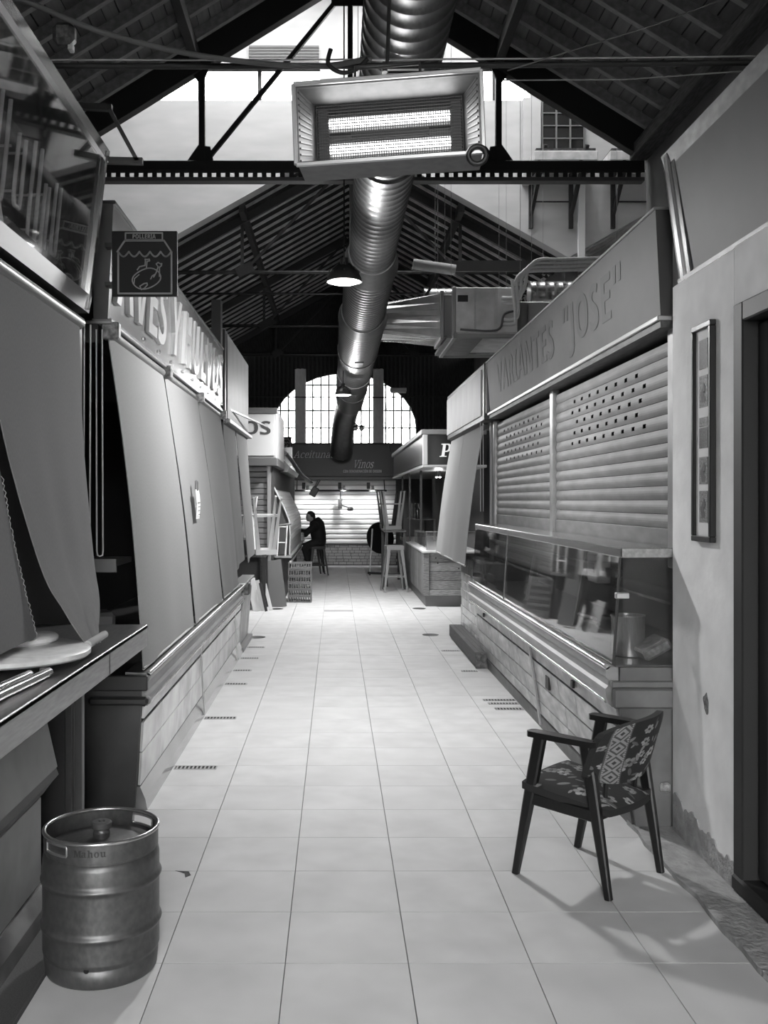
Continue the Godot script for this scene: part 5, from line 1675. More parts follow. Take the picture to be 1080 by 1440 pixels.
func build_ducts() -> void:
	var zinc = mat(0.42, 0.46, 0.75, "brush", Vector3(1.5, 1.5, 0.6))
	var plain = mat(0.40, 0.46, 0.75, "mottle", Vector3(1.5, 1.5, 1.5))
	var t = thing("ventilation_duct", "long spiral sheet-metal ventilation duct running down the hall", "duct", V(DX, 3.4, 12.0))
	var st = S()
	spiral(st, V(DX, DY, 2.2), V(DX, DY, 8.35), 0.192, 0.115)
	obj("duct_section", st, zinc, t)
	var cone = func(za: float, ra: float, zb: float, rb: float):
		var s2 = S()
		lathe(s2, [Vector2(ra, 0), Vector2(ra + 0.012, 0.0), Vector2(ra + 0.012, 0.05), Vector2(rb + 0.01, zb - za - 0.05), Vector2(rb + 0.01, zb - za), Vector2(rb, zb - za)], 36, Transform3D(Basis(Vector3.RIGHT, Vector3.FORWARD, Vector3.UP), V(DX, DY, za)))
		obj("reducer", s2, plain, t)
	cone.call(8.30, 0.192, 8.75, 0.236)
	st = S()
	spiral(st, V(DX, DY, 8.70), V(DX, DY, 10.95), 0.236, 0.115)
	obj("duct_section", st, zinc, t)
	cone.call(10.9, 0.236, 11.3, 0.272)
	st = S()
	spiral(st, V(DX, DY, 11.25), V(DX, DY, 21.0), 0.272, 0.13)
	obj("duct_section", st, zinc, t)
	for z in [5.9, 13.6, 16.0, 18.4]:
		st = S()
		var r = 0.192 if z < 8.0 else 0.272
		lathe(st, [Vector2(r, 0), Vector2(r + 0.014, 0.0), Vector2(r + 0.014, 0.05), Vector2(r, 0.05)], 36, Transform3D(Basis(Vector3.RIGHT, Vector3.FORWARD, Vector3.UP), V(DX, DY, z)))
		obj("clamp_band", st, plain, t)
	# bend down at the far end
	st = S()
	tube(st, curve([V(DX, DY, 21.0), V(DX - 0.03, DY - 0.02, 21.6), V(DX - 0.1, DY - 0.22, 22.4), V(DX - 0.16, DY - 0.62, 23.2), V(DX - 0.18, DY - 0.95, 23.6)], 6), 0.262, 28)
	obj("bend", st, plain, t)
	# outlet grille below the near section
	var g = obj("grille", _frame(V(DX + 0.0, DY - 0.196, 4.62), 0.105, 0.30), mat(0.50, 0.4, 0.6), t)
	for i in 13:
		st = S()
		bx(st, DX - 0.075, DX + 0.075, DY - 0.202, DY - 0.192, 4.375 + i * 0.041, 4.395 + i * 0.041)
		obj("slat", st, mat(0.36, 0.4, 0.5), g)
	for z in [13.0, 17.2]:
		st = S()
		bx(st, DX - 0.06, DX + 0.06, DY - 0.285, DY - 0.262, z, z + 0.22, 0.006)
		obj("inspection_hatch", st, plain, t)
	# hangers
	for z in [5.9, 9.4, 13.6, 18.4]:
		var top = 7.5 if z < 11.4 else (9.4 if z < 14.7 else 6.7)
		tubepart("hanger_rod", [V(DX, DY + 0.2, z + 0.02), V(DX, top, z + 0.02)], 0.006, mat(0.2, 0.5), t, 6)

func _frame(c: Vector3, hx: float, hz: float) -> SurfaceTool:
	var st = S()
	for s in [-1.0, 1.0]:
		cbox(st, c + Vector3(s * (hx - 0.012), 0, 0), Vector3(0.012, 0.008, hz))
		cbox(st, c + Vector3(0, 0, s * (hz - 0.012)), Vector3(hx, 0.008, 0.012))
	cbox(st, c + Vector3(0, 0.02, 0), Vector3(hx, 0.004, hz))
	return st

# ---------------------------------------------------------------- air handling unit and what leads to it
func build_air_unit() -> void:
	var grey = mat(0.80, 0.5, 0.0, "mottle", Vector3(0.8, 0.8, 0.8))
	var zinc = mat(0.64, 0.30, 0.75, "brush", Vector3(1, 1, 1))
	var t = thing("air_handling_unit", "grey box-shaped air handling unit hanging beside the spiral duct", "ventilation unit", V(1.85, 3.6, 12.7))
	boxpart("casing", 1.45, 2.20, 3.64, 4.20, 11.92, 13.5, grey, t, 0.01)
	for x in [1.45, 1.69, 1.95]:
		boxpart("front_panel", x + 0.005, x + (0.235 if x < 1.9 else 0.245), 3.65, 4.19, 11.905, 11.92, grey, t, 0.004)
	boxpart("rating_plate", 1.475, 1.60, 4.02, 4.10, 11.900, 11.906, mat(0.12, 0.4), t)
	for q in [[1.42, 1.47, 3.58, 3.64, 11.88, 13.55], [2.18, 2.23, 3.58, 3.64, 11.88, 13.55], [1.42, 2.23, 3.58, 3.63, 11.88, 11.93], [1.42, 2.23, 3.58, 3.63, 13.5, 13.55]]:
		boxpart("support_rail", q[0], q[1], q[2], q[3], q[4], q[5], mat(0.50, 0.45, 0.4), t, 0.004)
	boxpart("bottom_tray", 1.36, 1.80, 3.60, 3.64, 12.0, 13.5, mat(0.46, 0.5, 0.2, "mottle"), t)
	for p in [[1.40, 11.95], [2.24, 11.95], [1.40, 13.5], [2.24, 13.5]]:
		tubepart("hanger_rod", [V(p[0], 3.58, p[1]), V(p[0], 9.4, p[1])], 0.003, mat(0.5, 0.5), t, 6)
	boxpart("corner_post", 1.41, 1.45, 3.60, 4.20, 11.90, 11.95, mat(0.55, 0.4, 0.4), t, 0.004)
	# square to round connector to the duct
	var cn = thing("duct_connector", "faceted sheet-metal connector between the spiral duct and the grey unit", "duct", V(1.0, 3.6, 12.5))
	var st = S()
	var n = 24
	var ring = []
	var rect = []
	for k in n:
		var a = TAU * k / n
		ring.append(V(0.52, 3.88 + 0.24 * sin(a), 12.5 + 0.24 * cos(a)))
		var m = maxf(absf(cos(a)), absf(sin(a)))
		rect.append(V(1.30, 3.90 + 0.27 * sin(a) / m, 12.5 + 0.36 * cos(a) / m))
	for k in n:
		var k2 = (k + 1) % n
		var mid = V(0.9, 3.89, 12.5)
		tri_from(st, mid, ring[k], rect[k], rect[k2])
		tri_from(st, mid, ring[k], rect[k2], ring[k2])
	obj("transition", st, mat(0.72, 0.26, 0.7, "mottle", Vector3(1, 1, 1)), cn)
	boxpart("flange", 1.29, 1.33, 3.60, 4.20, 12.1, 12.9, mat(0.55, 0.3, 0.6), cn, 0.004)
	boxpart("canvas_joint", 1.33, 1.45, 3.64, 4.16, 12.14, 12.86, mat(0.42, 0.6), cn, 0.01)
	st = S()
	lathe(st, [Vector2(0.24, 0), Vector2(0.255, 0), Vector2(0.255, 0.05), Vector2(0.24, 0.05)], 28, Transform3D(Basis(Vector3(0, 0, 1), -PI / 2), V(0.50, 3.88, 12.5)))
	obj("collar", st, zinc, cn)
	# insulated pipes looping off the unit to the right
	var pm = mat(0.82, 0.5, 0.0, "faint", Vector3(4, 4, 4))
	var pb = thing("pipe_bundle", "bundle of pale insulated pipes looping off the grey unit to the right", "pipe bundle", V(2.3, 3.7, 11.8))
	for i in 4:
		var o = 0.055 * i
		var y0 = [4.06, 4.0, 3.80, 3.75][i]
		var pts = curve([V(2.0, y0, 11.86), V(2.12, y0 - 0.01, 11.82), V(2.24 - o * 0.5, y0 + 0.06, 11.80), V(2.28 - o, 4.25, 11.80), V(2.30 - o, 4.36 - o, 11.80), V(2.42 - o, 4.47 + 0.03 - o * 0.9, 11.80), V(2.75, 4.51 - o * 0.8, 11.80), V(3.75, 4.55 - o * 0.8, 11.82)], 6)
		tubepart("pipe", pts, 0.021, pm, pb, 8)
	tag(tubepart("drain_pipe", curve([V(1.50, 3.68, 11.86), V(1.85, 3.66, 11.85), V(1.98, 3.70, 11.84), V(2.03, 3.86, 11.83), V(2.2, 3.90, 11.82)], 6), 0.013, mat(0.30, 0.5), self, 8), "thin dark drain pipe along the grey unit's lower edge", "pipe")
	# round ducts and a square box behind the unit, carried by a beam
	var rd = thing("branch_duct", "shiny round duct running across above the grey unit", "duct", V(1.9, 4.4, 13.8))
	st = S()
	spiral(st, V(1.25, 4.50, 13.85), V(2.55, 4.50, 13.85), 0.10, 0.11, 24)
	obj("duct_section", st, mat(0.80, 0.25, 0.7), rd)
	for x in [1.4, 2.4]:
		tubepart("hanger_rod", [V(x, 4.59, 13.85), V(x, 9.4, 13.85)], 0.003, mat(0.5, 0.5), rd, 6)
	tubepart("end_cap", [V(1.24, 4.5, 13.85), V(1.26, 4.5, 13.85)], 0.105, zinc, rd, 24)
	var rd2 = thing("branch_duct", "shiny round duct over the fascia beyond the looping pipes", "duct", V(3.2, 4.4, 13.4))
	st = S()
	spiral(st, V(2.62, 4.42, 13.3), V(4.1, 4.42, 13.3), 0.155, 0.12, 28)
	obj("duct_section", st, mat(0.62, 0.25, 0.8), rd2)
	for x in [2.8, 3.8]:
		tubepart("hanger_rod", [V(x, 4.57, 13.3), V(x, 9.4, 13.3)], 0.003, mat(0.5, 0.5), rd2, 6)
	tubepart("end_cap", [V(2.61, 4.42, 13.3), V(2.63, 4.42, 13.3)], 0.157, zinc, rd2, 24)
	var bxu = thing("plenum_box", "bright square sheet-metal box behind the grey unit", "duct box", V(2.6, 3.6, 13.0))
	for i in 3:
		boxpart("side_panel", 2.205 + i * 0.2, 2.40 + i * 0.2, 3.62, 4.10, 12.30 + 0.01 * i, 12.9, mat([0.55, 0.70, 0.62][i], 0.3, 0.6), bxu, 0.004)
	var bm = thing("support_beam", "dark steel beam across the crossing above the grey unit", "beam", V(2.0, 4.7, 13.0))
	boxpart("web", 1.40, 2.65, 4.66, 4.80, 13.05, 13.10, mat(0.22, 0.5), bm)
	barpart("brace", V(1.42, 4.72, 13.05), V(1.15, 4.25, 13.05), 0.04, 0.04, mat(0.13, 0.5), bm)
	barpart("brace", V(2.50, 4.66, 13.05), V(2.25, 4.30, 13.05), 0.04, 0.04, mat(0.13, 0.5), bm)
	for x in [1.45, 2.6]:
		tubepart("hanger_rod", [V(x, 4.8, 13.07), V(x, 9.4, 13.07)], 0.003, mat(0.5, 0.5), bm, 6)
	tag(tubepart("rolled_blanket", [V(1.02, 4.74, 13.0), V(1.58, 4.66, 13.0)], 0.07, mat(0.50, 0.7), self, 14), "grey wrapped pipe end hanging above the faceted connector", "pipe")

# ---------------------------------------------------------------- pendant lamps
func build_lamps() -> void:
	var spots = [[0.06, 3.17, 7.0, "round pendant lamp glowing beside the narrow part of the spiral duct", 3.3, 7.4, 1.3], [0.11, 3.17, 14.5, "round pendant lamp glowing under the widest part of the spiral duct", 5.8, 3.535, 1.1], [0.02, 3.17, -0.6, "round pendant lamp near the market entrance", 6.0, 7.4, 0.3]]
	for q in spots:
		var at = V(q[0], q[1], q[2])
		var t = thing("pendant_lamp", q[3], "lamp", at, "pendant lamps along the hall")
		var xf = Transform3D(Basis.IDENTITY, at)
		var st = S()
		lathe(st, [Vector2(0.118, 0.0), Vector2(0.125, 0.0), Vector2(0.125, 0.02), Vector2(0.10, 0.075), Vector2(0.05, 0.11), Vector2(0.03, 0.12), Vector2(0.03, 0.17), Vector2(0, 0.17)], 32, xf)
		obj("shade", st, mat(0.22, 0.45, 0.2), t)
		st = S()
		lathe(st, [Vector2(0, -0.014), Vector2(0.08, -0.010), Vector2(0.108, 0.0), Vector2(0.116, 0.012), Vector2(0, 0.014)], 32, xf)
		obj("lamp_disc", st, glow(6.0), t)
		for k in 8:
			var a = TAU * k / 8.0
			st = S()
			bar(st, at + Vector3(cos(a) * 0.04, 0.12, sin(a) * 0.04), at + Vector3(cos(a) * 0.108, 0.06, sin(a) * 0.108), 0.006, 0.03)
			obj("cooling_fin", st, mat(0.16, 0.5), t)
		tubepart("cord", [at + Vector3(0, 0.17, 0), Vector3(q[0], q[5], -q[2])], 0.006, mat(0.12, 0.5), t, 6)
		var o = AreaLight3D.new()   # the disc shines downwards like any flat lamp
		o.name = "lamp_light"
		o.area_size = Vector2(0.19, 0.19)
		o.light_energy = q[4]
		o.area_range = 40.0
		o.area_attenuation = 2.0
		o.shadow_enabled = true
		t.add_child(o)
		o.position = Vector3(0, -0.03, 0)
		o.rotation.x = -PI / 2
		var side = OmniLight3D.new()   # what the bulging diffuser gives off sideways
		side.name = "lamp_side_light"
		side.light_energy = q[6]
		side.light_size = 0.09
		side.omni_range = 40.0
		side.omni_attenuation = 2.0
		side.shadow_enabled = true
		t.add_child(side)
		side.position = Vector3(0, -0.07, 0)

# ---------------------------------------------------------------- small fittings near the arched window
func build_far_fittings() -> void:
	var t = thing("twin_spotlight", "black twin spotlight beside the duct's bend before the arched window", "spotlight", V(0.48, 3.2, 22.0))
	barpart("arm", V(0.36, 3.42, 22.0), V(0.50, 3.28, 22.0), 0.03, 0.03, mat(0.08, 0.5), t)
	for x in [0.44, 0.58]:
		var st = S()
		lathe(st, [Vector2(0, 0), Vector2(0.055, 0.0), Vector2(0.05, 0.10), Vector2(0, 0.11)], 16, Transform3D(Basis(Vector3.RIGHT, -PI / 2 + 0.5), V(x, 3.22, 21.95)))
		obj("head", st, mat(0.06, 0.5), t)
		st = S()
		lathe(st, [Vector2(0, -0.006), Vector2(0.04, -0.004), Vector2(0, -0.002)], 14, Transform3D(Basis(Vector3.RIGHT, -PI / 2 + 0.5), V(x, 3.22, 21.95)))
		obj("lens", st, mat(0.8, 0.1), t)
	barpart("crossbar", V(0.40, 3.28, 22.0), V(0.66, 3.28, 22.0), 0.03, 0.03, mat(0.08, 0.5), t)
	var b = thing("batten_light", "pale unlit batten light hanging on a wire before the dark back wall", "light fitting", V(1.25, 3.85, 20.3))
	boxpart("housing", 1.12, 1.46, 3.86, 3.94, 20.26, 20.34, mat(0.55, 0.5), b, 0.01)
	boxpart("diffuser", 1.13, 1.45, 3.83, 3.86, 20.27, 20.33, mat(0.70, 0.4), b, 0.006)
	for x in [1.2, 1.42]:
		tubepart("hanger_wire", [V(x, 3.94, 20.3), V(x, 5.2, 20.3)], 0.006, mat(0.1, 0.5), b, 6)
	tag(tubepart("strung_cable", [V(-3.0, 3.98, 22.0), V(-1.0, 3.93, 22.0), V(1.0, 3.92, 22.0), V(3.5, 3.98, 22.0)], 0.014, mat(0.14, 0.5), self, 6), "dark cable strung across the arched window", "cable")
	tag(tubepart("loose_cable", curve([V(1.10, 3.92, 22.0), V(1.14, 3.7, 22.1), V(1.22, 3.4, 22.2), V(1.18, 3.1, 22.3), V(1.24, 2.72, 22.4)], 5), 0.010, mat(0.14, 0.5), self, 6), "loose dark cable hanging down in front of the arched window", "cable")

# ---------------------------------------------------------------- quartz heater hung across the aisle
func build_heater() -> void:
	var t = thing("quartz_heater", "tilted quartz heater with two glowing tubes behind a wire guard", "heater", Vector3.ZERO)
	var w = 0.278     # half width and height of the mouth
	var h = 0.120
	var d = 0.085
	var iw = 0.226    # half width and height of the guarded opening behind it
	var ih = 0.086
	var shell = mat(0.36, 0.5, 0.4, "mottle", Vector3(4, 4, 4))
	var p = func(nm: String, c: Vector3, hs: Vector3, m: Material, ch := 0.003): obj(nm, box_mesh(hs, ch), m, t, Transform3D(Basis.IDENTITY, c))
	# splayed hood: four plates from the mouth back to the opening
	var mouth = [Vector3(-w, -h, d), Vector3(w, -h, d), Vector3(w, h, d), Vector3(-w, h, d)]
	var hole = [Vector3(-iw, -ih, -0.01), Vector3(iw, -ih, -0.01), Vector3(iw, ih, -0.01), Vector3(-iw, ih, -0.01)]
	for k in 4:
		var j = (k + 1) % 4
		var st = S()
		var out = [Vector3(0, -0.004, -0.002), Vector3(0.004, 0, -0.002), Vector3(0, 0.004, -0.002), Vector3(-0.004, 0, -0.002)][k]
		var fn = func(u: float, v: float) -> Vector3: return mouth[k].lerp(mouth[j], u).lerp(hole[k].lerp(hole[j], u), v)
		sheet(st, fn, 1, 1, out)
		obj(["lower_plate", "side_plate", "upper_plate", "side_plate"][k], st, shell, t)
		var e = S()
		bar(e, mouth[k], mouth[j], 0.012, 0.012, 0.002)
		obj("mouth_rim", e, mat(0.62, 0.3, 0.6), t)
	for s in [-1.0, 1.0]:
		for k in 12:
			var lv = S()
			var y = -0.085 + k * 0.0155
			var a0 = Vector3(s * (w - 0.012), y * 1.2, d - 0.02)
			var a1 = Vector3(s * (iw + 0.012), y, 0.012)
			bar(lv, a0, a1, 0.006, 0.005)
			obj("side_louvre", lv, mat(0.34, 0.45, 0.4), t)
	# housing behind
	p.call("bottom_panel", Vector3(0, -h + 0.004, -0.005), Vector3(w - 0.004, 0.004, d - 0.003), shell)
	p.call("top_panel", Vector3(0, h - 0.004, -0.005), Vector3(w - 0.004, 0.004, d - 0.003), shell)
	p.call("back_panel", Vector3(0, 0, -d), Vector3(w - 0.004, h - 0.004, 0.004), mat(0.30, 0.5, 0.3))
	for s in [-1.0, 1.0]:
		p.call("side_panel", Vector3(s * (w - 0.006), 0, -0.005), Vector3(0.004, h - 0.006, d - 0.003), shell)
		p.call("tube_holder", Vector3(s * 0.205, 0, -0.05), Vector3(0.018, 0.085, 0.018), mat(0.18, 0.5), 0.003)
	p.call("inner_back", Vector3(0, 0, -0.078), Vector3(iw, ih, 0.002), mat(0.34, 0.4, 0.6, "mottle", Vector3(5, 5, 5)))
	for k in [-1.0, 1.0]:
		var st = S()
		var fn = func(u: float, v: float) -> Vector3:
			var a = lerpf(-1.1, 1.1, v)
			return Vector3(lerpf(-0.19, 0.19, u), k * 0.040 + sin(a) * 0.026, -0.050 - cos(a) * 0.018)
		sheet(st, fn, 1, 10, Vector3(0, 0, -0.002))
		obj("reflector", st, mat(0.66, 0.3, 0.9), t)
		st = S()
		tube(st, [Vector3(-0.19, k * 0.040, -0.045), Vector3(0.19, k * 0.040, -0.045)], 0.012, 14)
		obj("heating_tube", st, glow(1.7), t)
	p.call("middle_plate", Vector3(0, 0, -0.05), Vector3(0.12, 0.015, 0.003), mat(0.14, 0.5))
	var g = S()   # wire guard
	for k in 62:
		var x = -0.222 + k * 0.0073
		bar(g, Vector3(x, -0.086, -0.012), Vector3(x, 0.086, -0.012), 0.0024, 0.002)
	for k in 19:
		var y = -0.084 + k * 0.0093
		bar(g, Vector3(-0.222, y, -0.0105), Vector3(0.222, y, -0.0105), 0.002, 0.0022)
	var gd = obj("wire_guard", g, mat(0.20, 0.5, 0.4), t)
	gd.set_meta("kind", "stuff")
	# wing nut ring at the lower corner, hanging bracket on top
	var st = S()
	var ring = []
	for k in 17:
		var a = TAU * k / 16.0
		ring.append(Vector3(w - 0.02 + 0.026 * cos(a), -h - 0.012 + 0.026 * sin(a), d + 0.012))
	tube(st, ring, 0.008, 8, false)
	obj("adjusting_ring", st, mat(0.10, 0.5), t)
	st = S()
	tube(st, [Vector3(-0.10, h, 0), Vector3(-0.10, h + 0.09, -0.05), Vector3(0.10, h + 0.09, -0.05), Vector3(0.10, h, 0)], 0.007, 8)
	obj("hanging_bracket", st, mat(0.25, 0.5), t)
	st = S()
	tube(st, [Vector3(0, h + 0.09, -0.05), Vector3(0.02, h + 0.62, -0.30)], 0.006, 8)
	obj("hanger_rod", st, mat(0.2, 0.5), t)
	var al = AreaLight3D.new()
	al.name = "heater_light"
	al.area_size = Vector2(0.40, 0.13)
	al.light_energy = 0.10
	al.area_range = 30.0
	al.area_attenuation = 2.0
	al.shadow_enabled = true
	t.add_child(al)
	al.position = Vector3(0, 0, -0.005)
	al.rotation.y = PI
	t.transform = Transform3D(Basis(Vector3.UP, -0.10) * Basis(Vector3.RIGHT, 0.02) * Basis(Vector3(0, 0, 1), 0.035), W(547, 180, 3.0))

# ---------------------------------------------------------------- cables strung across near the heater
func build_cables() -> void:
	var dark = mat(0.10, 0.6)
	var z = 4.13
	var pts = []
	for i in 21:
		var u = i / 20.0
		pts.append(V(lerpf(-3.28, 3.64, u), 3.455 - 0.03 * sin(PI * u) + 0.03 * u, z))
	tag(tubepart("cable_bundle", pts, 0.013, dark, self, 8), "thick dark cable bundle strung straight across the aisle behind the heater", "cable", "cables strung across the aisle")
	pts = []
	for i in 21:
		var u = i / 20.0
		pts.append(V(lerpf(-3.28, 3.64, u), 3.474 - 0.028 * sin(PI * u) + 0.032 * u, z - 0.01))
	tag(tubepart("steel_wire", pts, 0.004, mat(0.62, 0.4, 0.3), self, 6), "pale thin wire running along the cable bundle", "wire", "cables strung across the aisle")
	tag(tubepart("steel_wire", [V(0.72, 3.42, z), V(1.3, 3.55, 4.0), V(2.0, 3.78, 3.9), V(3.64, 4.25, 3.8)], 0.003, mat(0.35, 0.5), self, 6), "thin wire climbing from the heater cable to the right eave", "wire", "cables strung across the aisle")
	tag(tubepart("steel_wire", [V(0.7, 3.38, z), V(1.2, 3.37, 4.1), V(1.75, 3.40, 4.08), V(3.64, 3.62, 4.0)], 0.003, mat(0.45, 0.5), self, 6), "thin wire hanging just under the cable bundle", "wire", "cables strung across the aisle")
	tag(tubepart("grey_cable", curve([V(-1.45, 3.62, 3.9), V(-1.25, 3.60, 3.9), V(-0.95, 3.52, 4.0), V(-0.55, 3.45, 4.06), V(-0.1, 3.425, 4.1), V(0.15, 3.46, 4.1)], 6), 0.012, mat(0.34, 0.7), self, 8), "grey cable drooping from the neon sign box to the heater", "cable", "cables strung across the aisle")
	tag(tubepart("looped_cable", curve([V(-0.02, 3.46, 4.02), V(-0.03, 3.40, 4.02), V(0.02, 3.365, 4.02), V(0.08, 3.375, 4.02), V(0.13, 3.42, 4.02)], 6), 0.009, dark, self, 8), "short black cable loop above the heater", "cable", "cables strung across the aisle")
	# junction box wrapped in film
	var j = thing("junction_box", "small crumpled pale junction box on the grey cable", "junction box", V(-1.08, 3.46, 4.05))
	boxpart("box", -1.15, -1.06, 3.47, 3.56, 3.98, 4.05, mat(0.40, 0.5, 0.0, "dirty", Vector3(6, 6, 6)), j, 0.02)
	boxpart("clip", -1.09, -1.07, 3.45, 3.48, 4.0, 4.04, mat(0.7, 0.4), j, 0.004)

# ---------------------------------------------------------------- beer keg
func build_keg() -> void:
	var at := V(-0.815, 0.0, 3.43)
	var steel := mat(0.40, 0.40, 0.7, "brush", Vector3(1.2, 0.8, 1.2))
	var t := thing("beer_keg", "dented stainless steel beer keg standing on the tiles", "keg", at)
	var xf := Transform3D(Basis.IDENTITY, at)
	var st := S()
	# body between the two collars
	var prof := [Vector2(0.180, 0.0), Vector2(0.186, 0.003), Vector2(0.190, 0.010), Vector2(0.1945, 0.055), Vector2(0.190, 0.062), Vector2(0.190, 0.068), Vector2(0.1985, 0.080)]
	for i in 13:
		prof.append(Vector2(0.1985, 0.085 + i * 0.005))
	for ry in [0.168, 0.324]:
		for i in 13:
			var u := -1.0 + 2.0 * i / 12.0
			prof.append(Vector2(0.1985 + 0.008 * exp(-u * u * 5.0), ry + u * 0.022))
	prof.append_array([Vector2(0.1985, 0.39), Vector2(0.196, 0.404), Vector2(0.189, 0.411), Vector2(0.189, 0.417), Vector2(0.1945, 0.423)])
	lathe(st, prof, 64, xf)
	obj("body", st, steel, t)
	st = S()
	lathe(st, [Vector2(0.176, 0.430), Vector2(0.165, 0.428), Vector2(0.12, 0.438), Vector2(0.05, 0.446), Vector2(0, 0.447)], 48, xf)
	obj("top_dome", st, steel, t)
	# upper collar with two hand holes
	st = S()
	var n := 96
	var rows := [0.42, 0.437, 0.446, 0.466, 0.474, 0.484]
	for side in 2:
		st.set_smooth_group(side + 1)
		for k in n:
			var a0 := TAU * k / n
			var a1 := TAU * (k + 1) / n
			for r in rows.size() - 1:
				var am := fposmod((a0 + a1) / 2, TAU)
				var hole := r >= 1 and r <= 3 and (absf(angle_difference(am, deg_to_rad(128))) < 0.30 or absf(angle_difference(am, deg_to_rad(-52))) < 0.30)
				if r == 1 or r == 3:
					hole = hole and (absf(angle_difference(am, deg_to_rad(128))) < 0.25 or absf(angle_difference(am, deg_to_rad(-52))) < 0.25)
				if hole:
					continue
				var rad := 0.1945 - 0.004 * side
				var q := []
				for e in [[a0, rows[r]], [a1, rows[r]], [a1, rows[r + 1]], [a0, rows[r + 1]]]:
					q.append(at + Vector3(cos(e[0]) * rad, e[1], sin(e[0]) * rad))
				if side == 0:
					quad(st, q[3], q[2], q[1], q[0])
				else:
					quad(st, q[0], q[1], q[2], q[3])
	obj("collar", st, steel, t)
	st = S()
	var ring := []
	for k in 65:
		var a := TAU * k / 64.0
		ring.append(at + Vector3(cos(a) * 0.1925, 0.484, sin(a) * 0.1925))
	tube(st, ring, 0.0075, 10, false)
	obj("rim", st, mat(0.72, 0.24, 0.9), t)
	for c in [128.0, -52.0]:
		st = S()
		var pts := []
		for k in 25:
			var s := TAU * k / 24.0
			var a := deg_to_rad(c) + 0.275 * clampf(1.35 * cos(s), -1.0, 1.0)
			var y := 0.456 + 0.017 * clampf(1.35 * sin(s), -1.0, 1.0)
			pts.append(at + Vector3(cos(a) * 0.1925, y, sin(a) * 0.1925))
		tube(st, pts, 0.0045, 8, false)
		obj("hand_hole_rim", st, mat(0.66, 0.28, 0.85), t)
	st = S()
	lathe(st, [Vector2(0.028, 0.446), Vector2(0.030, 0.465), Vector2(0.026, 0.470), Vector2(0.026, 0.476), Vector2(0.034, 0.480), Vector2(0.035, 0.497), Vector2(0.030, 0.502), Vector2(0.012, 0.502), Vector2(0.012, 0.496), Vector2(0, 0.496)], 24, xf)
	obj("valve", st, mat(0.34, 0.4, 0.5), t)
	st = S()
	lathe(st, [Vector2(0, 0), Vector2(0.009, 0), Vector2(0.009, 0.004), Vector2(0, 0.004)], 14, Transform3D(Basis(Vector3.RIGHT, PI / 2), at + Vector3(-0.005, 0.070, 0.190)))
	obj("drain_hole", st, mat(0.03, 0.9), t)
	# stamped name running round the collar
	var word := "Mahou"
	for i in word.length():
		var a := deg_to_rad(100.0 - i * 6.2)
		var out := Vector3(cos(a), 0, sin(a))
		var right := Vector3.UP.cross(out)
		text(word[i], mat(0.20, 0.6, 0.4), t, at + out * 0.1955 + Vector3(0, 0.4545, 0), right, Vector3.UP, 0.022, 0.0, true, 0.002)

# ---------------------------------------------------------------- armchair
func flower_print(seed_value: int, banded: bool) -> ImageTexture:
	var r := RandomNumberGenerator.new()
	r.seed = seed_value
	var n := 512
	var im := Image.create(n, n, false, Image.FORMAT_RGB8)
	im.fill(Color(0.10, 0.10, 0.10))
	var blob = func(c: Vector2, rad: float, stretch: float, turn: float, g: float):
		var R := int(rad * maxf(1.0, stretch)) + 1
		for y in range(maxi(0, int(c.y) - R), mini(n, int(c.y) + R)):
			for x in range(maxi(0, int(c.x) - R), mini(n, int(c.x) + R)):
				var q := (Vector2(x, y) - c).rotated(-turn)
				q.x /= stretch
				var d := q.length() / rad
				if d < 1.0:
					var v := g * (0.72 + 0.28 * absf(sin(q.x * 0.7 + q.y * 0.4))) if d < 0.85 else g * 0.6
					im.set_pixel(x, y, Color(v, v, v))
	for k in 46:   # leaves
		blob.call(Vector2(r.randf() * n, r.randf() * n), r.randf_range(8, 14), r.randf_range(2.0, 3.2), r.randf() * TAU, r.randf_range(0.28, 0.52))
	for k in 16:   # flowers of five petals
		var c := Vector2(r.randf() * n, r.randf() * n)
		var s := r.randf_range(15, 27)
		var g := r.randf_range(0.46, 0.70)
		for p in 6:
			var a := TAU * p / 6.0 + r.randf() * 0.3
			blob.call(c + Vector2(cos(a), sin(a)) * s, s * 0.72, 1.25, a, g * r.randf_range(0.85, 1.1))
		blob.call(c, s * 0.5, 1.0, 0.0, 0.2)
	if banded:   # woven band with lozenges
		for y in n:
			for x in range(40, 140):
				var u := (x - 40) / 100.0
				var v := 0.46
				if u < 0.07 or u > 0.93:
					v = 0.26
				elif u < 0.14 or u > 0.86:
					v = 0.52 if (y / 9) % 2 == 0 else 0.34
				else:
					var d := absf(u - 0.5) * 2.2 + absf(fposmod(y / 128.0, 1.0) - 0.5) * 2.0
					v = 0.24 if fposmod(d * 1.5, 1.0) < 0.42 else 0.48
					if d < 0.22:
						v = 0.18
				im.set_pixel(x, y, Color(v, v, v))
	return ImageTexture.create_from_image(im)

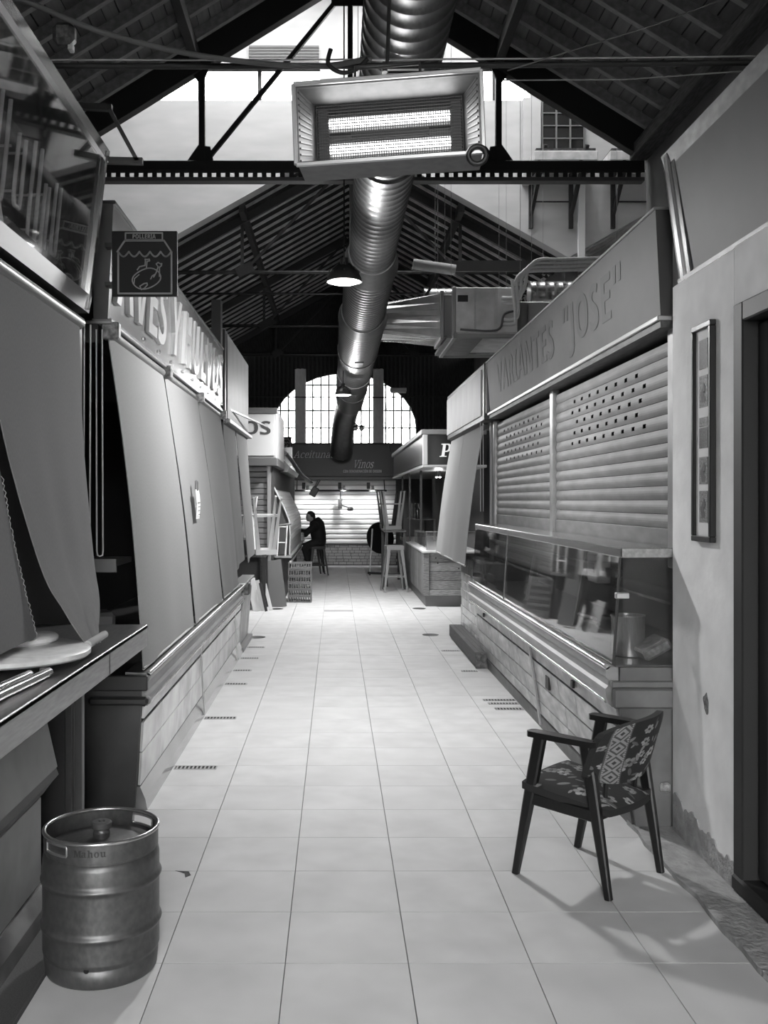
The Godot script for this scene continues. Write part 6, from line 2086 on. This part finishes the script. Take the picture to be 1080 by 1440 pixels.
func build_chair() -> void:
	# feet found on the floor: front pair A, C and rear pair B, D (X, Z)
	var A := Vector2(0.781, 4.274)
	var B := Vector2(1.105, 3.985)
	var C := Vector2(1.129, 4.599)
	var D := Vector2(1.413, 4.282)
	var P = func(f: Vector2, y: float) -> Vector3: return V(f.x, y, f.y)
	var mid := (A + B + C + D) / 4.0
	var t := thing("armchair", "dark wooden armchair with flowered tapestry seat and back", "chair", V(mid.x, 0, mid.y))
	var wood := mat(0.085, 0.38, 0.0, "grain", Vector3(6, 1.5, 6))
	var fwd := ((A - B).normalized() + (C - D).normalized()).normalized()
	var ah := 0.612
	for side in 2:
		var f: Vector2 = [A, C][side]
		var r: Vector2 = [B, D][side]
		var ft := f - fwd * 0.125
		var rt := r + fwd * 0.105
		for leg in [[f, ft], [r, rt]]:
			var st := S()
			var p0: Vector3 = P.call(leg[0], 0.0)
			var p1: Vector3 = P.call(leg[1], ah)
			var d := (p1 - p0).normalized()
			var s := Vector3(fwd.x, 0, -fwd.y)
			s = (s - d * s.dot(d)).normalized()
			var q := s.cross(d)
			var rings := []
			for k in 5:
				var v := k / 4.0
				var hw := lerpf(0.0145, 0.026, minf(1.0, v * 1.5))
				var hq := lerpf(0.013, 0.017, v)
				var c := p0.lerp(p1, v)
				var ring := []
				for e in [[-1, -0.7], [-0.7, -1], [0.7, -1], [1, -0.7], [1, 0.7], [0.7, 1], [-0.7, 1], [-1, 0.7]]:
					ring.append(c + s * hw * e[0] + q * hq * e[1])
				rings.append(ring)
			for k in 4:
				for i in 8:
					var j := (i + 1) % 8
					quad_from(st, (rings[k][0] + rings[k + 1][4]) / 2.0, rings[k][i], rings[k][j], rings[k + 1][j], rings[k + 1][i])
			for i in range(1, 7):
				tri_from(st, p0.lerp(p1, 0.5), rings[0][0], rings[0][i], rings[0][i + 1])
				tri_from(st, p0.lerp(p1, 0.5), rings[4][0], rings[4][i], rings[4][i + 1])
			obj("leg", st, wood, t)
		# flat arm resting on the two legs
		var arm := S()
		var a0 := ft + fwd * 0.055
		var a1 := rt - fwd * 0.065
		var n := Vector2(-fwd.y, fwd.x)
		var poly := []
		for e in [[0.0, -0.018], [-0.012, -0.030], [-0.06, -0.034], [-0.16, -0.030], [-0.30, -0.024], [-0.315, 0.0], [-0.30, 0.024], [-0.16, 0.030], [-0.06, 0.034], [-0.012, 0.030], [0.0, 0.018]]:
			var w: Vector2 = a0 + fwd * e[0] * ((a0 - a1).length() / 0.315) + n * e[1]
			poly.append(w)
		prism(arm, poly, V(0, ah, 0), Vector3.RIGHT, Vector3.FORWARD, 0.024)
		obj("arm", arm, wood, t)
		var rail := S()
		bar(rail, P.call(f - fwd * 0.08, 0.345), P.call(r + fwd * 0.06, 0.325), 0.024, 0.05, 0.004)
		obj("side_rail", rail, wood, t)
	# seat: a thin upholstered pad bowed down to the rear
	var across := Vector2(-fwd.y, fwd.x)
	if across.dot(C - A) < 0.0:
		across = -across
	var F0 := Vector2(0.778, 4.225)
	var F1 := Vector2(1.075, 4.600)
	var R0 := Vector2(1.118, 3.995)
	var R1 := Vector2(1.365, 4.225)
	var top_m := StandardMaterial3D.new()
	top_m.albedo_texture = flower_print(11, false)
	top_m.roughness = 0.9
	var back_m := StandardMaterial3D.new()
	back_m.albedo_texture = flower_print(29, true)
	back_m.roughness = 0.9
	var seat := S()
	var sf = func(u: float, v: float) -> Vector3:
		# rounded square outline
		var x := u * 2.0 - 1.0
		var y := v * 2.0 - 1.0
		var k := 1.0 - 0.07 * x * x * y * y
		var uu := 0.5 + 0.5 * x * k
		var vv := 0.5 + 0.5 * y * k
		var p := F0.lerp(F1, uu).lerp(R0.lerp(R1, uu), vv)
		var edge := maxf(absf(x), absf(y))
		var h := 0.430 - 0.060 * vv + 0.012 * (1.0 - x * x) * (1.0 - y * y) - 0.016 * pow(edge, 8.0)
		return V(p.x, h, p.y)
	sheet(seat, sf, 18, 18, Vector3(0, -0.030, 0), true)
	obj("seat", seat, top_m, t)
	var apron := S()
	bar(apron, P.call(A.lerp(C, 0.02) - fwd * 0.07, 0.355), P.call(A.lerp(C, 0.98) - fwd * 0.07, 0.355), 0.022, 0.05, 0.003)
	bar(apron, P.call(B.lerp(D, 0.02) + fwd * 0.05, 0.335), P.call(B.lerp(D, 0.98) + fwd * 0.05, 0.335), 0.022, 0.05, 0.003)
	obj("cross_rail", apron, wood, t)
	# back: curved pad leaning out over the rear legs
	var back := S()
	var side_dir := (D - B).normalized()
	var bf = func(u: float, v: float) -> Vector3:
		var x := u * 2.0 - 1.0
		var centre := (B + D) / 2.0 - fwd * (-0.035 + 0.075 * (1.0 - v)) + side_dir * 0.018
		var round := 1.0 - 0.10 * pow(absf(v * 2.0 - 1.0), 6.0)
		var p := centre + side_dir * x * 0.262 * round + fwd * 0.085 * x * x
		var h := lerpf(0.715, 0.445, v) - 0.035 * pow(absf(x), 3.0) * (1.0 - 2.0 * v) + 0.012 * x
		return V(p.x, h, p.y)
	sheet(back, bf, 20, 12, V(-fwd.x, 0, -fwd.y) * 0.030, true)
	obj("back_rest", back, back_m, t)
	for k in [-0.6, 0.6]:
		var s2 := S()
		var q: Vector2 = (B + D) / 2.0 + side_dir * 0.2 * k
		bar(s2, P.call(q + fwd * 0.075, 0.36), P.call(q + fwd * 0.05, 0.60), 0.028, 0.018, 0.003)
		obj("back_support", s2, wood, t)

# ---------------------------------------------------------------- seated person at the far left counter
func nets(bones: Array, cell: float, blend: float) -> SurfaceTool:
	# bones: [a, b, ra, rb]; smooth minimum of tapered capsules, meshed as surface nets
	var lo := Vector3(1e9, 1e9, 1e9)
	var hi := -lo
	for b in bones:
		var m: float = maxf(b[2], b[3]) + cell * 2 + blend
		for e in 2:
			lo = lo.min(b[e] - Vector3.ONE * m)
			hi = hi.max(b[e] + Vector3.ONE * m)
	var n := Vector3i(((hi - lo) / cell).ceil()) + Vector3i.ONE
	var val := PackedFloat32Array()
	val.resize(n.x * n.y * n.z)
	val.fill(1.0)
	for b in bones:
		var m: float = maxf(b[2], b[3]) + cell * 2 + blend
		var l := Vector3i(((b[0].min(b[1]) - Vector3.ONE * m - lo) / cell).floor()).max(Vector3i.ZERO)
		var h := Vector3i(((b[0].max(b[1]) + Vector3.ONE * m - lo) / cell).ceil()).min(n - Vector3i.ONE)
		var ab: Vector3 = b[1] - b[0]
		var len2 := maxf(ab.length_squared(), 1e-9)
		for z in range(l.z, h.z + 1):
			for y in range(l.y, h.y + 1):
				for x in range(l.x, h.x + 1):
					var p := lo + Vector3(x, y, z) * cell
					var u := clampf((p - b[0]).dot(ab) / len2, 0.0, 1.0)
					var d: float = (p - b[0] - ab * u).length() - lerpf(b[2], b[3], u)
					var i := (z * n.y + y) * n.x + x
					var o := val[i]
					var k := maxf(blend - absf(o - d), 0.0) / blend
					val[i] = minf(o, d) - k * k * blend * 0.25
	var at := {}
	var corner := [Vector3i(0, 0, 0), Vector3i(1, 0, 0), Vector3i(0, 1, 0), Vector3i(1, 1, 0), Vector3i(0, 0, 1), Vector3i(1, 0, 1), Vector3i(0, 1, 1), Vector3i(1, 1, 1)]
	for z in n.z - 1:
		for y in n.y - 1:
			for x in n.x - 1:
				var sum := Vector3.ZERO
				var cnt := 0
				var v := []
				var neg := 0
				for c in corner:
					var w := val[((z + c.z) * n.y + y + c.y) * n.x + x + c.x]
					v.append(w)
					if w < 0.0:
						neg += 1
				if neg == 0 or neg == 8:
					continue
				for e in [[0, 1], [2, 3], [4, 5], [6, 7], [0, 2], [1, 3], [4, 6], [5, 7], [0, 4], [1, 5], [2, 6], [3, 7]]:
					var a: float = v[e[0]]
					var b: float = v[e[1]]
					if (a < 0.0) != (b < 0.0):
						var u := a / (a - b)
						sum += Vector3(corner[e[0]]).lerp(Vector3(corner[e[1]]), u)
						cnt += 1
				at[Vector3i(x, y, z)] = lo + (Vector3(x, y, z) + sum / cnt) * cell
	var st := S()
	st.set_smooth_group(1)
	for key in at:
		for a in 3:
			var u := (a + 1) % 3
			var w := (a + 2) % 3
			var s: Vector3i = key
			var e := s
			e[a] += 1
			var v0 := val[(s.z * n.y + s.y) * n.x + s.x]
			var v1 := val[(e.z * n.y + e.y) * n.x + e.x]
			if (v0 < 0.0) == (v1 < 0.0):
				continue
			var du := Vector3i.ZERO
			du[u] = 1
			var dw := Vector3i.ZERO
			dw[w] = 1
			if not (at.has(s - du) and at.has(s - dw) and at.has(s - du - dw)):
				continue
			if v0 < 0.0:
				quad(st, at[s - du - dw], at[s - dw], at[s], at[s - du])
			else:
				quad(st, at[s - du], at[s], at[s - dw], at[s - du - dw])
	return st

func build_person() -> void:
	var z := 21.45
	var stool := make_stool("bar_stool", "dark bar stool under the seated person", mat(0.13, 0.45, 0.2), 0.64, "bar stools at the roll-top counter")
	stool.transform = Transform3D(Basis(Vector3.UP, 0.2), V(-0.40, 0, z))
	var s2 := make_stool("bar_stool", "dark bar stool behind the seated person's stool", mat(0.11, 0.45, 0.2), 0.64, "bar stools at the roll-top counter")
	s2.transform = Transform3D(Basis(Vector3.UP, -0.15), V(-0.50, 0, z + 0.55))
	var t := thing("person", "person in a dark hooded jacket sitting hunched at the counter", "person", V(-0.42, 0.64, z))
	var hip := V(-0.37, 0.74, z)
	var chest := V(-0.40, 1.02, z)
	var neck := V(-0.50, 1.16, z)
	var head := V(-0.545, 1.265, z)
	var body := [
		[hip, V(-0.38, 0.88, z), 0.135, 0.13], [V(-0.38, 0.88, z), chest, 0.13, 0.14], [chest, neck, 0.12, 0.055], [neck, head + Vector3(0, -0.05, 0), 0.055, 0.055],
		[head, head + Vector3(-0.012, 0.022, 0), 0.086, 0.088], [head + Vector3(-0.055, -0.055, 0), head + Vector3(-0.02, -0.03, 0), 0.042, 0.06],
		[head + Vector3(-0.095, -0.018, 0), head + Vector3(-0.075, 0.012, 0), 0.012, 0.012]]
	for s in [-1.0, 1.0]:
		var hp := hip + Vector3(-0.02, -0.01, s * 0.09)
		var kn := V(-0.68 if s > 0.0 else -0.62, 0.62, z - s * 0.15)
		var an := V(-0.60, 0.30, z - s * 0.14)
		body.append([hp, kn, 0.085, 0.062])
		body.append([kn, an, 0.060, 0.042])
		body.append([an, an + Vector3(-0.16, -0.06, 0), 0.042, 0.034])
		var sh := chest + Vector3(-0.055, 0.05, s * 0.17)
		var el := V(-0.66, 0.90, z - s * 0.23)
		var wr := V(-0.80, 0.86 if s > 0.0 else 0.98, z - s * 0.12)
		body.append([sh, el, 0.055, 0.044])
		body.append([el, wr, 0.044, 0.032])
		body.append([wr, wr + Vector3(-0.05, 0.0, 0), 0.036, 0.038])
		for k in 4:
			var r: Vector3 = wr + Vector3(-0.075, -0.006 * k, (k - 1.5) * 0.021)
			body.append([r, r + Vector3(-0.045, -0.018 - 0.004 * absf(k - 1.5), 0), 0.0095, 0.0085])
		body.append([wr + Vector3(-0.03, 0.01, s * 0.03), wr + Vector3(-0.075, 0.02, s * 0.05), 0.011, 0.009])
	obj("body", nets(body, 0.011, 0.02), mat(0.55, 0.7), t)
	var jacket := [[hip + Vector3(0.01, 0, 0), V(-0.38, 0.88, z), 0.155, 0.155], [V(-0.375, 0.88, z), chest, 0.155, 0.165], [chest, neck + Vector3(0.02, -0.03, 0), 0.15, 0.085], [chest + Vector3(0.08, 0.12, 0), chest + Vector3(0.02, 0.17, 0), 0.06, 0.07]]
	for s in [-1.0, 1.0]:
		var sh := chest + Vector3(-0.055, 0.05, s * 0.17)
		var el := V(-0.66, 0.90, z - s * 0.23)
		var wr := V(-0.80, 0.86 if s > 0.0 else 0.98, z - s * 0.12)
		jacket.append([chest + Vector3(-0.02, 0.05, 0), sh, 0.10, 0.08])
		jacket.append([sh, el, 0.074, 0.062])
		jacket.append([el, el.lerp(wr, 0.85), 0.062, 0.046])
	obj("jacket", nets(jacket, 0.015, 0.05), mat(0.045, 0.85, 0.0, "weave", Vector3(3, 3, 3)), t)
	var legs := []
	for s in [-1.0, 1.0]:
		var hp := hip + Vector3(-0.02, -0.01, s * 0.09)
		var kn := V(-0.68 if s > 0.0 else -0.62, 0.62, z - s * 0.15)
		var an := V(-0.60, 0.30, z - s * 0.14)
		legs.append([hp, kn, 0.10, 0.075])
		legs.append([kn, an, 0.073, 0.056])
		var shoe := S()
		shoe = nets([[an + Vector3(0.02, -0.02, 0), an + Vector3(-0.17, -0.075, 0), 0.052, 0.044]], 0.012, 0.02)
		obj("shoe", shoe, mat(0.10, 0.6), t)
	obj("trousers", nets(legs, 0.014, 0.03), mat(0.07, 0.85), t)
	var hair := [[head + Vector3(0.012, 0.03, 0), head + Vector3(0.0, 0.045, 0), 0.090, 0.086], [head + Vector3(0.05, -0.01, 0), head + Vector3(0.06, -0.04, 0), 0.055, 0.05]]
	obj("hair", nets(hair, 0.010, 0.02), mat(0.05, 0.7), t)
	# white paper bag in front of the person on the counter
	var st := S()
	cbox(st, V(-0.715, 0.84, 21.0), Vector3(0.045, 0.10, 0.07), Basis(Vector3(0, 0, 1), 0.12), 0.02)
	tag(obj("paper_bag", st, mat(0.82, 0.8, 0.0, "dirty", Vector3(6, 6, 6))), "crumpled white paper bag on the counter in front of the person", "bag")

# ---------------------------------------------------------------- floor drains
func grate(label: String, x0: float, x1: float, z: float, w: float) -> void:
	var t := thing("floor_grate", label, "drain", V((x0 + x1) / 2, 0, z), "slotted drains in the floor")
	boxpart("recess", x0, x1, 0.0005, 0.0015, z - w, z + w, mat(0.05, 0.8), t)
	var m := mat(0.62, 0.4, 0.5)
	for s in [-1.0, 1.0]:
		boxpart("frame", x0, x1, 0.001, 0.004, z + s * w - 0.004, z + s * w + 0.004, m, t)
	boxpart("frame", x0, x0 + 0.006, 0.001, 0.004, z - w, z + w, m, t)
	boxpart("frame", x1 - 0.006, x1, 0.001, 0.004, z - w, z + w, m, t)
	var n := int((x1 - x0) / 0.024)
	for i in n:
		var x := x0 + 0.012 + i * 0.024
		boxpart("slat", x, x + 0.010, 0.001, 0.0035, z - w, z + w, m, t)

func build_grates() -> void:
	var left := [[5.96, -0.72], [7.32, -0.74], [8.68, -0.78], [9.37, -0.80], [10.1, -0.79], [10.85, -0.78]]
	var names := ["first slotted drain along the left counter, beyond the keg", "second slotted drain along the left counter", "third slotted drain along the left counter", "fourth slotted drain along the left counter", "fifth slotted drain along the left counter", "last slotted drain along the left counter, at the end boards"]
	for i in 6:
		grate(names[i], -0.975, left[i][1], left[i][0], 0.035)
	var right := [["slotted drain under the armchair", 1.20, 1.42, 5.20, 0.05], ["slotted drain at the right counter, nearest of three to the armchair", 1.235, 1.455, 7.64, 0.035], ["slotted drain at the right counter, in the middle of three", 1.215, 1.455, 7.84, 0.03], ["slotted drain at the right counter, furthest of three from the armchair", 1.195, 1.455, 7.98, 0.03], ["slotted drain beside the dark wooden step's near end", 1.19, 1.345, 9.33, 0.035], ["slotted drain beside the dark wooden step's far end", 1.14, 1.34, 10.6, 0.035]]
	for q in right:
		grate(q[0], q[1], q[2], q[3], q[4])
	var covers := [["dark round drain cover near the wooden step", 1.14, 11.85], ["dark round drain cover near the left end boards", -0.93, 11.65], ["dark round drain cover before the plank counter", 1.25, 14.75], ["dark round drain cover before the leaning boards", -0.88, 14.7]]
	for q in covers:
		var st := S()
		lathe(st, [Vector2(0, 0.003), Vector2(0.095, 0.003), Vector2(0.10, 0.0)].map(func(v): return Vector2(v.x, v.y)), 24, Transform3D(Basis(Vector3.RIGHT, PI), V(q[1], 0.004, q[2])))
		tag(obj("drain_cover", st, mat(0.22, 0.6, 0.3)), q[0], "drain cover", "round drain covers")
